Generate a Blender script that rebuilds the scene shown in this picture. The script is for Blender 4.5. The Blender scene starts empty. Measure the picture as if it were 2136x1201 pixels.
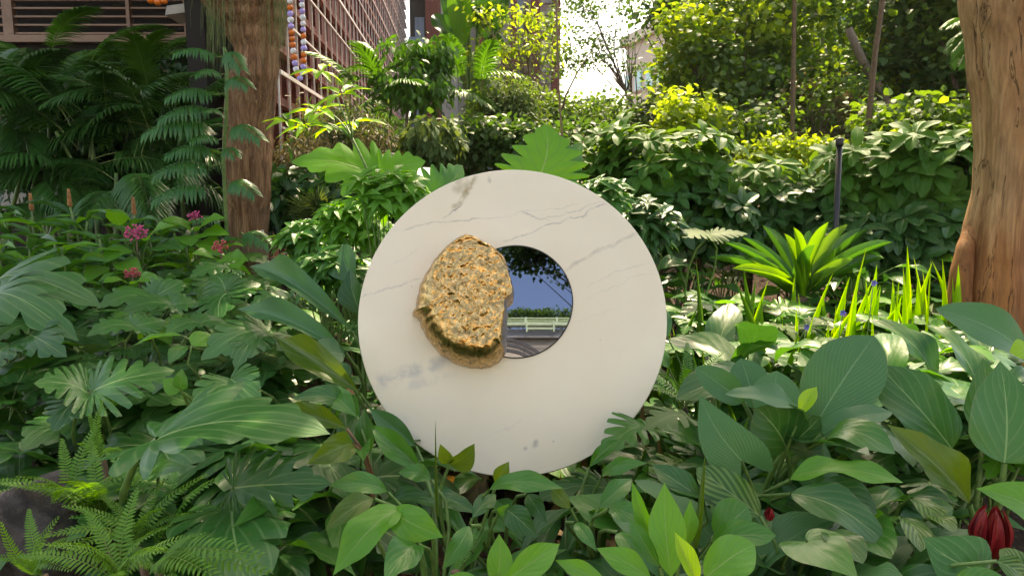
import bpy, math, random
import numpy as np
from mathutils import Vector, Matrix, noise

random.seed(7)
rng = np.random.default_rng(7)
R = math.radians
SC = bpy.context.scene
COL = SC.collection

# ------------------------------------------------------------------ camera
F, CX, CY, PITCH, CAMZ = 1500.0, 1068.0, 600.5, R(8.0), 1.55
cam_d = bpy.data.cameras.new('camera')
cam = bpy.data.objects.new('camera', cam_d)
COL.objects.link(cam)
cam.location = (0, 0, CAMZ)
cam.rotation_euler = (R(90) - PITCH, 0, 0)
cam_d.sensor_width = 36.0
cam_d.lens = 36.0 * F / 2136.0
cam_d.clip_start = 0.05
cam_d.clip_end = 2000
SC.camera = cam

# ------------------------------------------------------------------ world, sun, exposure
SUN_EL, SUN_AZ = R(56), R(14)          # azimuth measured from +Y towards +X
w = bpy.data.worlds.new('World')
SC.world = w
w.use_nodes = True
nt = w.node_tree
nt.nodes.clear()
sky = nt.nodes.new('ShaderNodeTexSky')
sky.sky_type = 'NISHITA'
sky.sun_disc = False
sky.sun_elevation = SUN_EL
sky.sun_rotation = SUN_AZ
sky.air_density = 1.0
sky.dust_density = 3.0
sky.ozone_density = 1.0
bg = nt.nodes.new('ShaderNodeBackground')
bg.inputs['Strength'].default_value = 0.15
out = nt.nodes.new('ShaderNodeOutputWorld')
nt.links.new(sky.outputs['Color'], bg.inputs['Color'])
nt.links.new(bg.outputs['Background'], out.inputs['Surface'])
sun_d = bpy.data.lights.new('sun', 'SUN')
sun_d.energy = 2.7
sun_d.angle = R(0.53)
sun_d.color = (1.0, 0.93, 0.80)
sun = bpy.data.objects.new('sun', sun_d)
COL.objects.link(sun)
SUND = Vector((math.sin(SUN_AZ) * math.cos(SUN_EL), math.cos(SUN_AZ) * math.cos(SUN_EL), math.sin(SUN_EL)))
sun.rotation_euler = SUND.to_track_quat('Z', 'Y').to_euler()
SC.view_settings.view_transform = 'Standard'
SC.view_settings.look = 'None'
SC.view_settings.gamma = 1.0
SC.view_settings.use_curve_mapping = False
SC.view_settings.exposure = 1.98
SC.view_settings.use_white_balance = True
SC.view_settings.white_balance_temperature = 8700
SC.cycles.max_bounces = 8
SC.cycles.diffuse_bounces = 4
SC.cycles.glossy_bounces = 3
SC.cycles.transmission_bounces = 5
SC.cycles.transparent_max_bounces = 6
SC.cycles.sample_clamp_indirect = 6.0
SC.cycles.use_denoising = True

# ------------------------------------------------------------------ helpers
_c, _s = math.cos(PITCH), math.sin(PITCH)
FWD, UPV = Vector((0, _c, -_s)), Vector((0, _s, _c))


def at(px, py, Y):
    """the point at distance Y in front that is seen at photograph position px, py"""
    d = FWD + Vector(((px - CX) / F, 0, 0)) + UPV * (-(py - CY) / F)
    t = Y / d.y
    return Vector((0, 0, CAMZ)) + d * t


def proj(p):
    d = p - Vector((0, 0, CAMZ))
    z = d.dot(FWD)
    if z < 0.05:
        return (-9999, -9999)
    return (CX + F * d.x / z, CY - F * d.dot(UPV) / z)


def D(py):
    """distance at which the plant carpet (0.6 m high, rising away) is met"""
    return 0.95 / (max(py - 389.0, 20) / 1500.0 + 0.1)


def gz(x, y):
    g = 0.12 * max(0.0, y - 2.0)
    if y > 8:
        g = 0.72 + 0.04 * (y - 8)
    g = min(g, 1.2)
    return g + 0.03 * math.sin(x * 2.1 + y) * min(1, max(0, y - 1))


def tag(o, label=None, cat=None, group=None, kind=None):
    if label:
        o['label'] = label
    if cat:
        o['category'] = cat
    if group:
        o['group'] = group
    if kind:
        o['kind'] = kind
    return o


def thing(name, loc, label, cat, group=None):
    o = bpy.data.objects.new(name, None)
    o.empty_display_size = 0.05
    COL.objects.link(o)
    o.location = loc
    return tag(o, label, cat, group)


def put(name, me, parent=None, mat=None, m=None):
    """link a mesh as an object; world matrix m kept under the parent"""
    o = bpy.data.objects.new(name, me)
    COL.objects.link(o)
    if mat is not None and len(me.materials) == 0:
        me.materials.append(mat)
    if parent is not None:
        o.parent = parent
        if parent.type == 'EMPTY':
            o.matrix_parent_inverse = Matrix.Translation(-parent.location)
        else:
            o.matrix_parent_inverse = parent.matrix_basis.inverted()
    if m is not None:
        o.matrix_basis = m
    return o


def np_mesh(name, V, Fa, UV=None, smooth=True):
    V = np.asarray(V, dtype=np.float32)
    Fa = np.asarray(Fa, dtype=np.int32)
    n, (m, k) = len(V), Fa.shape
    me = bpy.data.meshes.new(name)
    me.vertices.add(n)
    me.vertices.foreach_set('co', V.ravel())
    me.loops.add(m * k)
    me.loops.foreach_set('vertex_index', Fa.ravel())
    me.polygons.add(m)
    me.polygons.foreach_set('loop_start', np.arange(0, m * k, k, dtype=np.int32))
    me.update(calc_edges=True)
    if UV is not None:
        uvl = me.uv_layers.new(name='UVMap')
        uvv = np.asarray(UV, dtype=np.float32)[Fa.ravel()]
        uvl.data.foreach_set('uv', uvv.ravel())
    if smooth:
        me.polygons.foreach_set('use_smooth', np.ones(m, dtype=bool))
    me.validate()
    return me


class MB:
    """collects boxes, tubes and grids into one mesh"""

    def __init__(self):
        self.v, self.f = [], []

    def box(self, a, b, rot=None, org=None):
        (x0, y0, z0), (x1, y1, z1) = a, b
        pts = [Vector(p) for p in ((x0, y0, z0), (x1, y0, z0), (x1, y1, z0), (x0, y1, z0),
                                   (x0, y0, z1), (x1, y0, z1), (x1, y1, z1), (x0, y1, z1))]
        if rot is not None:
            pts = [rot @ p for p in pts]
        if org is not None:
            pts = [p + org for p in pts]
        k = len(self.v)
        self.v += [tuple(p) for p in pts]
        self.f += [tuple(k + i for i in q) for q in
                   ((0, 3, 2, 1), (4, 5, 6, 7), (0, 1, 5, 4), (1, 2, 6, 5), (2, 3, 7, 6), (3, 0, 4, 7))]
        return self

    def bar(self, p, q, w_, d_):
        p, q = Vector(p), Vector(q)
        x = (q - p)
        L = x.length
        x.normalize()
        up = Vector((0, 0, 1)) if abs(x.z) < 0.9 else Vector((0, 1, 0))
        y = up.cross(x).normalized()
        z = x.cross(y)
        rot = Matrix((x, y, z)).transposed()
        return self.box((0, -w_ / 2, -d_ / 2), (L, w_ / 2, d_ / 2), rot, p)

    def tube(self, pts, rad, n=8, cap=True):
        pts = [Vector(p) for p in pts]
        if not hasattr(rad, '__len__'):
            rad = [rad] * len(pts)
        k = len(self.v)
        prev = None
        for i, p in enumerate(pts):
            d = (pts[min(i + 1, len(pts) - 1)] - pts[max(i - 1, 0)])
            if d.length < 1e-9:
                d = Vector((0, 0, 1))
            d.normalize()
            if prev is None:
                a = Vector((1, 0, 0)) if abs(d.x) < 0.8 else Vector((0, 1, 0))
                u = (a - d * a.dot(d)).normalized()
            else:
                u = (prev - d * prev.dot(d)).normalized()
            prev = u
            v = d.cross(u)
            for j in range(n):
                t = 2 * math.pi * j / n
                self.v.append(tuple(p + (u * math.cos(t) + v * math.sin(t)) * rad[i]))
        for i in range(len(pts) - 1):
            for j in range(n):
                a, b = k + i * n + j, k + i * n + (j + 1) % n
                self.f.append((a, b, b + n, a + n))
        if cap:
            self.f.append(tuple(k + j for j in reversed(range(n))))
            self.f.append(tuple(k + (len(pts) - 1) * n + j for j in range(n)))
        return self

    def mesh(self, name, mat=None, smooth=False):
        me = bpy.data.meshes.new(name)
        me.from_pydata(self.v, [], self.f)
        if smooth:
            me.polygons.foreach_set('use_smooth', np.ones(len(me.polygons), dtype=bool))
        me.update()
        if mat is not None:
            me.materials.append(mat)
        return me

    def build(self, name, mat, parent=None, smooth=False):
        return put(name, self.mesh(name, mat, smooth), parent)


def bez(a, b, c, d, n):
    o = []
    for i in range(n):
        t = i / (n - 1)
        o.append(a * (1 - t) ** 3 + b * 3 * t * (1 - t) ** 2 + c * 3 * t * t * (1 - t) + d * t ** 3)
    return o


# ------------------------------------------------------------------ materials
MATS = {}


class NB:
    """small node builder"""

    def __init__(self, name):
        self.m = bpy.data.materials.new(name)
        self.m.use_nodes = True
        self.t = self.m.node_tree
        self.t.nodes.clear()
        self.out = self.n('ShaderNodeOutputMaterial')

    def n(self, kind, **kw):
        nd = self.t.nodes.new(kind)
        for k, v in kw.items():
            setattr(nd, k, v)
        return nd

    def l(self, a, b):
        self.t.links.new(a, b)

    def val(self, sock, v):
        if hasattr(v, 'is_output'):
            self.l(v, sock)
        elif isinstance(v, (tuple, list)) and len(v) == 3 and sock.type == 'RGBA':
            sock.default_value = (*v, 1)
        else:
            sock.default_value = v

    def math(self, op, a, b=None, c=None, clamp=False):
        nd = self.n('ShaderNodeMath', operation=op, use_clamp=clamp)
        self.val(nd.inputs[0], a)
        if b is not None:
            self.val(nd.inputs[1], b)
        if c is not None:
            self.val(nd.inputs[2], c)
        return nd.outputs[0]

    def vmath(self, op, a, b=None, out=0):
        nd = self.n('ShaderNodeVectorMath', operation=op)
        self.val(nd.inputs[0], a)
        if b is not None:
            self.val(nd.inputs[1], b)
        return nd.outputs[out]

    def mix(self, f, a, b, mode='MIX'):
        nd = self.n('ShaderNodeMix', data_type='RGBA', blend_type=mode)
        self.val(nd.inputs[0], f)
        self.val(nd.inputs[6], a)
        self.val(nd.inputs[7], b)
        return nd.outputs[2]

    def noise(self, vec, scale, detail=3, rough=0.5, dist=0.0, out='Fac'):
        nd = self.n('ShaderNodeTexNoise')
        if vec is not None:
            self.l(vec, nd.inputs['Vector'])
        nd.inputs['Scale'].default_value = scale
        nd.inputs['Detail'].default_value = detail
        nd.inputs['Roughness'].default_value = rough
        nd.inputs['Distortion'].default_value = dist
        return nd.outputs[out]

    def ramp(self, f, stops):
        nd = self.n('ShaderNodeValToRGB')
        self.l(f, nd.inputs[0])
        el = nd.color_ramp.elements
        while len(el) > 1:
            el.remove(el[-1])
        el[0].position = stops[0][0]
        el[0].color = (*stops[0][1], 1)
        for p, c in stops[1:]:
            e = el.new(p)
            e.color = (*c, 1)
        return nd.outputs[0]

    def smooth(self, x, a, b, lo=0.0, hi=1.0):
        nd = self.n('ShaderNodeMapRange', interpolation_type='SMOOTHSTEP')
        self.val(nd.inputs[0], x)
        nd.inputs[1].default_value = a
        nd.inputs[2].default_value = b
        nd.inputs[3].default_value = lo
        nd.inputs[4].default_value = hi
        return nd.outputs[0]

    def coord(self, which='Object', scale=None):
        nd = self.n('ShaderNodeTexCoord')
        o = nd.outputs[which]
        if scale:
            mp = self.n('ShaderNodeMapping')
            self.l(o, mp.inputs[0])
            mp.inputs['Scale'].default_value = scale
            o = mp.outputs[0]
        return o

    def bump(self, h, strength=0.3, dist=0.01):
        nd = self.n('ShaderNodeBump')
        self.l(h, nd.inputs['Height'])
        nd.inputs['Strength'].default_value = strength
        nd.inputs['Distance'].default_value = dist
        return nd.outputs[0]

    def bsdf(self, col, rough=0.6, metal=0.0, normal=None, spec=0.5, trans=0.0, ior=None, coat=0.0):
        nd = self.n('ShaderNodeBsdfPrincipled')
        self.val(nd.inputs['Base Color'], col)
        self.val(nd.inputs['Roughness'], rough)
        nd.inputs['Metallic'].default_value = metal
        nd.inputs['Specular IOR Level'].default_value = spec
        nd.inputs['Transmission Weight'].default_value = trans
        if ior:
            nd.inputs['IOR'].default_value = ior
        if normal is not None:
            self.l(normal, nd.inputs['Normal'])
        return nd.outputs[0]

    def done(self, shader):
        self.l(shader, self.out.inputs['Surface'])
        MATS[self.m.name] = self.m
        return self.m


def leafmat(name, c1, c2, rough=0.4, trans=0.3, tcol=None, vein=8, slope=0.9, vs=0.35, rib=(0.25, 0.32, 0.12),
            ribw=0.018, back=1.25, spots=0.0, stripe=None, spec=0.36):
    b = NB(name)
    uv = b.coord('UV')
    sp = b.n('ShaderNodeSeparateXYZ')
    b.l(uv, sp.inputs[0])
    u, v = sp.outputs[0], sp.outputs[1]
    av = b.math('ABSOLUTE', b.math('SUBTRACT', v, 0.5))
    ribm = b.smooth(av, ribw, ribw * 0.3)
    ph = b.math('SUBTRACT', u, b.math('MULTIPLY', av, slope * 0.6))
    wv = b.math('SINE', b.math('MULTIPLY', ph, vein * 2 * math.pi))
    vm = b.smooth(wv, 0.72, 1.0)
    oi = b.n('ShaderNodeObjectInfo').outputs['Random']
    isl = b.n('ShaderNodeNewGeometry')
    rnd = b.math('FRACT', b.math('ADD', b.math('MULTIPLY', oi, 7.31), isl.outputs['Random Per Island']))
    nz = b.noise(b.coord('Object'), 5.0, 3, 0.6)
    f = b.math('ADD', b.math('MULTIPLY', rnd, 0.75), b.math('MULTIPLY', b.math('SUBTRACT', nz, 0.4), 0.7), clamp=True)
    col = b.mix(f, c1, c2)
    if stripe:
        sm = b.smooth(wv, -0.1, 0.35)
        col = b.mix(b.math('MULTIPLY', sm, 0.5), col, stripe)
    col = b.mix(b.math('MULTIPLY', vm, vs), col, tuple(min(1, 0.5 * a + 0.5 * r) for a, r in zip(c2, rib)))
    col = b.mix(b.math('MULTIPLY', ribm, 0.75), col, rib)
    # freckles, scars and browned patches
    n2 = b.noise(uv, 26.0, 2, 0.5)
    col = b.mix(b.math('MULTIPLY', b.smooth(n2, 0.70, 0.76), 0.5), col, (0.22, 0.17, 0.06))
    if spots:
        n3 = b.noise(uv, 5.0, 5, 0.65)
        col = b.mix(b.math('MULTIPLY', b.smooth(n3, 0.62, 0.75), spots), col, (0.30, 0.22, 0.09))
    edge = b.smooth(b.math('ADD', av, b.math('MULTIPLY', b.math('SUBTRACT', n2, 0.5), 0.16)), 0.475, 0.515)
    tip = b.smooth(b.math('ADD', u, b.math('MULTIPLY', b.math('SUBTRACT', n2, 0.5), 0.3)), 0.985, 1.03)
    worn = b.smooth(rnd, 0.35, 0.8)
    col = b.mix(b.math('MULTIPLY', b.math('MAXIMUM', b.math('MULTIPLY', edge, 0.5), tip), b.math('MULTIPLY', worn, 0.75)), col, (0.20, 0.13, 0.05))
    bk = b.mix(1.0, col, (back, back * 1.02, back * 0.9), 'MULTIPLY')
    col2 = b.mix(isl.outputs['Backfacing'], col, bk)
    hgt = b.math('ADD', b.math('MULTIPLY', wv, 0.5 if vein > 20 else 0.22), b.math('MULTIPLY', nz, 1.2))
    hgt = b.math('SUBTRACT', hgt, b.math('MULTIPLY', ribm, 1.5))
    nrm = b.bump(hgt, 0.2, 0.005)
    ro = b.math('ADD', b.math('MULTIPLY', b.noise(uv, 9.0, 3, 0.6), 0.25), rough - 0.1)
    sh = b.bsdf(col2, ro, normal=nrm, spec=spec)
    tr = b.n('ShaderNodeBsdfTranslucent')
    tc = tcol or tuple(min(1, x) for x in (c2[0] * 2.6, c2[1] * 2.2, c2[2] * 0.9))
    b.l(b.mix(b.math('MULTIPLY', vm, 0.35), tc, c1), tr.inputs[0])
    mx = b.n('ShaderNodeMixShader')
    mx.inputs[0].default_value = trans
    b.l(sh, mx.inputs[1])
    b.l(tr.outputs[0], mx.inputs[2])
    return b.done(mx.outputs[0])


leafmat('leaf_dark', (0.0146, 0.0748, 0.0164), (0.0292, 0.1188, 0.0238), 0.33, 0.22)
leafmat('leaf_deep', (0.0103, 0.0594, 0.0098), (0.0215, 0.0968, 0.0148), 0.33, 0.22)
leafmat('leaf_mid', (0.0258, 0.1265, 0.0164), (0.0482, 0.1782, 0.0246), 0.33, 0.28, spots=0.2, vs=0.4)
leafmat('leaf_bright', (0.0533, 0.2035, 0.0148), (0.0929, 0.2750, 0.0230), 0.40, 0.36, vs=0.28)
leafmat('leaf_lime', (0.16, 0.34, 0.02), (0.25, 0.44, 0.03), 0.38, 0.50)
leafmat('leaf_olive', (0.0439, 0.1020, 0.0075), (0.0768, 0.1403, 0.0126), 0.34, 0.35)
leafmat('leaf_ribbed', (0.0258, 0.1078, 0.0361), (0.0464, 0.1562, 0.0492), 0.42, 0.22, vein=24, slope=1.0, vs=0.5,
        rib=(0.20, 0.32, 0.15), ribw=0.014)
leafmat('leaf_philo', (0.0224, 0.1056, 0.0213), (0.0430, 0.1540, 0.0312), 0.33, 0.24, vein=8, slope=1.1, vs=0.45,
        rib=(0.24, 0.36, 0.13), spots=0.35)
leafmat('leaf_zebra', (0.0155, 0.0675, 0.0080), (0.0271, 0.0900, 0.0107), 0.32, 0.25, vein=9, stripe=(0.16, 0.30, 0.05))
leafmat('leaf_fern', (0.0344, 0.1265, 0.0082), (0.0731, 0.1925, 0.0148), 0.42, 0.38)
leafmat('leaf_palm', (0.0261, 0.1087, 0.0125), (0.0539, 0.1716, 0.0189), 0.36, 0.30, vein=2, vs=0.1)
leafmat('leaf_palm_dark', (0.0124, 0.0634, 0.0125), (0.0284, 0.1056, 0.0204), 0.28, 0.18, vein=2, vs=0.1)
leafmat('leaf_climber', (0.0150, 0.0829, 0.0201), (0.0312, 0.1265, 0.0307), 0.30, 0.22, vein=2, vs=0.1)
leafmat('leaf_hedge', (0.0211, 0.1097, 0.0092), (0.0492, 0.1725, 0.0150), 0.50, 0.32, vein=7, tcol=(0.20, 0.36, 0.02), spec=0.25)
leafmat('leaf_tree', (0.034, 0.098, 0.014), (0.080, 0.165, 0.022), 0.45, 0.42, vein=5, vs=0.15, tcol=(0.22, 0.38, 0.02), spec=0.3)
leafmat('leaf_tree_yellow', (0.110, 0.215, 0.016), (0.190, 0.290, 0.022), 0.45, 0.50, vein=5, vs=0.15, tcol=(0.46, 0.60, 0.03), spec=0.3)  # yellow green, also used to imitate sunlit leaves
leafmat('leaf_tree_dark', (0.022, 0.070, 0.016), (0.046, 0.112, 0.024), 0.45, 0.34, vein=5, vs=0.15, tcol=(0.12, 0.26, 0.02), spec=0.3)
leafmat('leaf_bamboo', (0.095, 0.090, 0.028), (0.165, 0.130, 0.045), 0.5, 0.30, vein=2, vs=0.1, tcol=(0.22, 0.17, 0.06))
leafmat('leaf_grey', (0.0464, 0.0972, 0.0293), (0.0867, 0.1440, 0.0480), 0.58, 0.28, vein=3, vs=0.1, spec=0.2)
leafmat('leaf_strap', (0.0658, 0.1935, 0.0133), (0.1161, 0.2655, 0.0200), 0.32, 0.42, vein=1, vs=0.05)
leafmat('leaf_grass', (0.0402, 0.1275, 0.0126), (0.0841, 0.1913, 0.0189), 0.36, 0.38, vein=1, vs=0.05)
leafmat('leaf_dry', (0.20, 0.11, 0.045), (0.32, 0.20, 0.09), 0.6, 0.25, vein=6)


def plain(name, col, rough=0.6, metal=0.0, var=0.25, scale=12.0, bump=0.2, dist=0.004, spec=0.5, stretch=None, trans=0.0):
    b = NB(name)
    co = b.coord('Object', stretch)
    nz = b.noise(co, scale, 6, 0.62)
    lo = tuple(c * (1 - var) for c in col)
    hi = tuple(min(1, c * (1 + var)) for c in col)
    c = b.mix(b.smooth(nz, 0.3, 0.7), lo, hi)
    rf = b.math('ADD', b.math('MULTIPLY', b.noise(co, scale * 0.5, 3), 0.2), rough - 0.1)
    return b.done(b.bsdf(c, rf, metal, b.bump(nz, bump, dist), spec, trans))


plain('petiole_green', (0.10, 0.18, 0.04), 0.45, scale=30)
plain('petiole_red', (0.20, 0.10, 0.05), 0.5, scale=30)
plain('stem_brown', (0.14, 0.09, 0.055), 0.8, scale=25, bump=0.5)
plain('bark_grey', (0.17, 0.13, 0.10), 0.85, scale=14, bump=0.8, dist=0.01, stretch=(3, 3, 0.6))
plain('dry_sheath', (0.16, 0.095, 0.05), 0.7, scale=40)
plain('steel_dark', (0.03, 0.03, 0.03), 0.45, 0.6)
plain('black_paint', (0.012, 0.012, 0.013), 0.4)
plain('terracotta', (0.17, 0.040, 0.025), 0.75, scale=3.0, var=0.2)
plain('brown_panel', (0.17, 0.11, 0.075), 0.7, scale=2.0)
plain('slat_wood', (0.30, 0.185, 0.135), 0.65, scale=6.0, stretch=(0.2, 3, 3))
plain('white_steel', (0.62, 0.56, 0.54), 0.45, scale=3.0, var=0.1)
plain('concrete', (0.42, 0.39, 0.36), 0.85, scale=2.0, var=0.15)
plain('beige_wall', (0.56, 0.44, 0.36), 0.85, scale=0.6, var=0.08)
plain('pale_wall', (0.50, 0.49, 0.48), 0.85, scale=0.6, var=0.1)
plain('void_shade', (0.018, 0.014, 0.012), 0.8, scale=2.0)  # near-black stands in for shade behind screens, fins and openings
plain('teal_glass', (0.10, 0.32, 0.36), 0.12, scale=1.0, var=0.2, bump=0.0)
plain('blue_glass', (0.20, 0.27, 0.36), 0.08, scale=0.8, var=0.3, bump=0.0)
plain('boulder_stone', (0.045, 0.038, 0.034), 0.9, scale=18, bump=1.0, dist=0.02, var=0.45)
plain('pale_stone', (0.36, 0.27, 0.16), 0.85, scale=16, bump=0.6, dist=0.01)
plain('pale_green_paint', (0.58, 0.68, 0.40), 0.5, scale=3, var=0.1)
plain('rubble_wall', (0.60, 0.50, 0.36), 0.9, scale=2.5, var=0.5, bump=1.0, dist=0.05)
plain('dark_roof', (0.09, 0.075, 0.065), 0.6, scale=5)
plain('flower_pink', (0.62, 0.07, 0.22), 0.5, scale=40, var=0.35)
plain('flower_coral', (0.52, 0.06, 0.09), 0.5, scale=40, var=0.3)
plain('flower_red', (0.26, 0.012, 0.016), 0.4, scale=30, var=0.35)
plain('flower_orange', (0.34, 0.15, 0.05), 0.6, scale=40, var=0.35)
plain('flower_violet', (0.16, 0.12, 0.48), 0.5, scale=40, var=0.3)
plain('label_white', (0.7, 0.66, 0.6), 0.5)
plain('cord_black', (0.02, 0.02, 0.02), 0.6)
plain('aerial_root', (0.13, 0.17, 0.06), 0.8, scale=20)
plain('bead_orange', (0.75, 0.17, 0.02), 0.12, trans=0.15, var=0.15, bump=0)
plain('bead_lilac', (0.50, 0.38, 0.85), 0.10, trans=0.2, var=0.1, bump=0)
plain('bead_clear', (0.85, 0.85, 0.9), 0.08, trans=0.25, var=0.05, bump=0)


def soil():
    b = NB('soil')
    co = b.coord('Object')
    nz = b.noise(co, 9.0, 8, 0.7)
    lit = b.noise(co, 45.0, 4, 0.6)
    c = b.ramp(nz, [(0.3, (0.018, 0.011, 0.007)), (0.55, (0.05, 0.03, 0.018)), (0.75, (0.085, 0.055, 0.03))])
    c = b.mix(b.math('MULTIPLY', b.smooth(lit, 0.58, 0.66), 0.7), c, (0.15, 0.085, 0.04))
    return b.done(b.bsdf(c, 0.95, normal=b.bump(b.math('ADD', nz, b.math('MULTIPLY', lit, 0.6)), 1.0, 0.04), spec=0.2))


soil()


def bark_fibrous():
    b = NB('bark_fibrous')
    co = b.coord('Object')
    st = b.coord('Object', (9, 9, 0.7))
    a = b.noise(st, 3.0, 8, 0.7, 0.6)
    fine = b.noise(b.coord('Object', (40, 40, 1.6)), 3.0, 5, 0.65)
    big = b.noise(co, 1.6, 4, 0.6)
    c = b.ramp(a, [(0.30, (0.065, 0.032, 0.018)), (0.43, (0.25, 0.125, 0.068)), (0.55, (0.43, 0.235, 0.130)), (0.72, (0.60, 0.38, 0.235))])
    c = b.mix(b.smooth(big, 0.45, 0.72), c, (0.22, 0.15, 0.105))
    c = b.mix(b.math('MULTIPLY', b.smooth(b.noise(co, 4.5, 5, 0.7), 0.62, 0.72), 0.6), c, (0.07, 0.075, 0.03))
    c = b.mix(b.math('MULTIPLY', b.smooth(fine, 0.42, 0.58), 0.45), c, (0.11, 0.052, 0.028))
    h = b.math('ADD', a, b.math('MULTIPLY', fine, 0.7))
    return b.done(b.bsdf(c, 0.9, normal=b.bump(h, 1.0, 0.025), spec=0.2))


def bark_smooth():
    b = NB('bark_smooth')
    co = b.coord('Object')
    st = b.coord('Object', (5, 5, 0.55))
    a = b.noise(st, 1.7, 7, 0.6, 1.0)
    pz = b.noise(b.coord('Object', (2.2, 2.2, 0.8)), 1.5, 4, 0.55, 0.8)
    fine = b.noise(b.coord('Object', (30, 30, 2.0)), 2.0, 5, 0.65)
    sp = b.n('ShaderNodeSeparateXYZ')
    b.l(co, sp.inputs[0])
    hz = b.smooth(b.math('ADD', sp.outputs[2], b.math('MULTIPLY', b.math('SUBTRACT', a, 0.5), 0.7)), 1.15, 1.5)
    low = b.ramp(a, [(0.25, (0.080, 0.028, 0.009)), (0.45, (0.240, 0.090, 0.028)), (0.62, (0.36, 0.150, 0.048)), (0.8, (0.46, 0.225, 0.085))])
    top = b.ramp(a, [(0.25, (0.15, 0.070, 0.030)), (0.45, (0.36, 0.185, 0.080)), (0.7, (0.52, 0.305, 0.145))])
    c = b.mix(hz, low, top)
    c = b.mix(b.math('MULTIPLY', b.smooth(pz, 0.54, 0.70), 0.6), c, (0.15, 0.085, 0.048))
    cr = b.noise(b.coord('Object', (3.2, 3.2, 0.5)), 2.0, 5, 0.6, 1.2)
    line = b.smooth(b.math('ABSOLUTE', b.math('SUBTRACT', cr, 0.56)), 0.010, 0.002)
    c = b.mix(b.math('MULTIPLY', b.smooth(fine, 0.45, 0.6), 0.35), c, (0.12, 0.055, 0.022))
    c = b.mix(b.math('MULTIPLY', line, 0.7), c, (0.05, 0.026, 0.014))
    h = b.math('SUBTRACT', b.math('ADD', a, b.math('MULTIPLY', fine, 0.25)), b.math('MULTIPLY', line, 0.8))
    return b.done(b.bsdf(c, 0.75, normal=b.bump(h, 0.8, 0.014), spec=0.25))


bark_fibrous()
bark_smooth()

# ------------------------------------------------------------------ ground (one sheet to the horizon)
def build_ground():
    xs = np.concatenate([[-300, -120, -50, -25], np.linspace(-14, 14, 90), [25, 50, 120, 300]])
    ys = np.concatenate([[-300, -120, -50, -20, -8, -3], np.linspace(0, 16, 90), [22, 35, 60, 120, 300]])
    V = []
    for y in ys:
        for x in xs:
            V.append((x, y, gz(x, y) + 0.05 * noise.noise(Vector((x * 1.7, y * 1.7, 0))) * (1 if 0 < y < 16 else 0)))
    nx = len(xs)
    Fq = [(j * nx + i, j * nx + i + 1, (j + 1) * nx + i + 1, (j + 1) * nx + i)
          for j in range(len(ys) - 1) for i in range(nx - 1)]
    me = np_mesh('ground', V, Fq)
    o = put('ground', me, None, MATS['soil'])
    tag(o, kind='structure')


build_ground()

# ------------------------------------------------------------------ buildings
BOXES = {}


def unit_box():
    if 'u' not in BOXES:
        BOXES['u'] = MB().box((-.5, -.5, -.5), (.5, .5, .5)).v
    return BOXES['u']


def slab(name, mat, parent, c, size, rz=0.0):
    """a box-shaped piece of building; pieces of one material share mesh data"""
    key = (name, mat)
    if key not in BOXES:
        BOXES[key] = MB().box((-.5, -.5, -.5), (.5, .5, .5)).mesh(name, MATS[mat])
    m = Matrix.Translation(Vector(c)) @ Matrix.Rotation(rz, 4, 'Z') @ Matrix.Diagonal((*size, 1))
    return put(name, BOXES[key], parent, None, m)


def louvre_building():
    Y = 11.0
    t = thing('louvre_building', (-7.5, Y, 0.8), 'low dark building with brown horizontal slat screens behind the palms at left', 'building')
    slab('wall', 'void_shade', t, (-8.6, Y + 0.75, 5.4), (7.8, 0.2, 3.4))
    slab('soffit', 'void_shade', t, (-8.6, Y + 1.8, 3.62), (7.8, 3.4, 0.12))
    slab('wall', 'concrete', t, (-8.6, Y + 3.2, 2.0), (7.8, 0.2, 3.0))
    slab('roof', 'concrete', t, (-8.6, Y + 1.2, 7.2), (8.2, 3.6, 0.25))
    # screens: frame posts, then each slat
    posts = [at(22, 60, Y).x, at(272, 60, Y).x, at(398, 60, Y).x]
    for i, x in enumerate([-12.3, -10.2] + posts):
        slab('post', 'slat_wood', t, (x, Y, 5.3), (0.15 if i != 3 else 0.05, 0.10, 3.2))
    z = 3.78
    k = 0
    while z < 6.8:
        for a, b_ in ((posts[0], posts[1]), (posts[1], posts[2]), (-10.2, posts[0])):
            slab('slat', 'slat_wood', t, ((a + b_) / 2, Y + 0.02 + 0.006 * random.random(), z), (b_ - a - 0.06, 0.09, 0.026))
        z += 0.118
    for zz in (3.70, 6.88):
        slab('rail', 'slat_wood', t, ((-12.3 + posts[2]) / 2, Y - 0.005, zz), (posts[2] + 12.3 + 0.15, 0.12, 0.10))
    # pale undercroft wall pieces glimpsed through the palms, pillars
    slab('panel', 'pale_wall', t, (at(30, 270, Y + 3).x, Y + 3.0, 2.35), (0.8, 0.12, 0.5))
    slab('panel', 'pale_wall', t, (at(372, 165, Y + 3).x, Y + 2.95, 3.35), (0.7, 0.12, 0.16))
    for px in (120, 330):
        slab('pillar', 'concrete', t, (at(px, 200, Y + 1.5).x, Y + 1.5, 2.2), (0.35, 0.35, 2.8))
    # sloping grey eave at its right end
    m = MB()
    m.bar(at(400, 15, 10.6), at(520, 95, 11.6), 1.0, 0.14)
    m.build('eave', MATS['concrete'], t)


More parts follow.
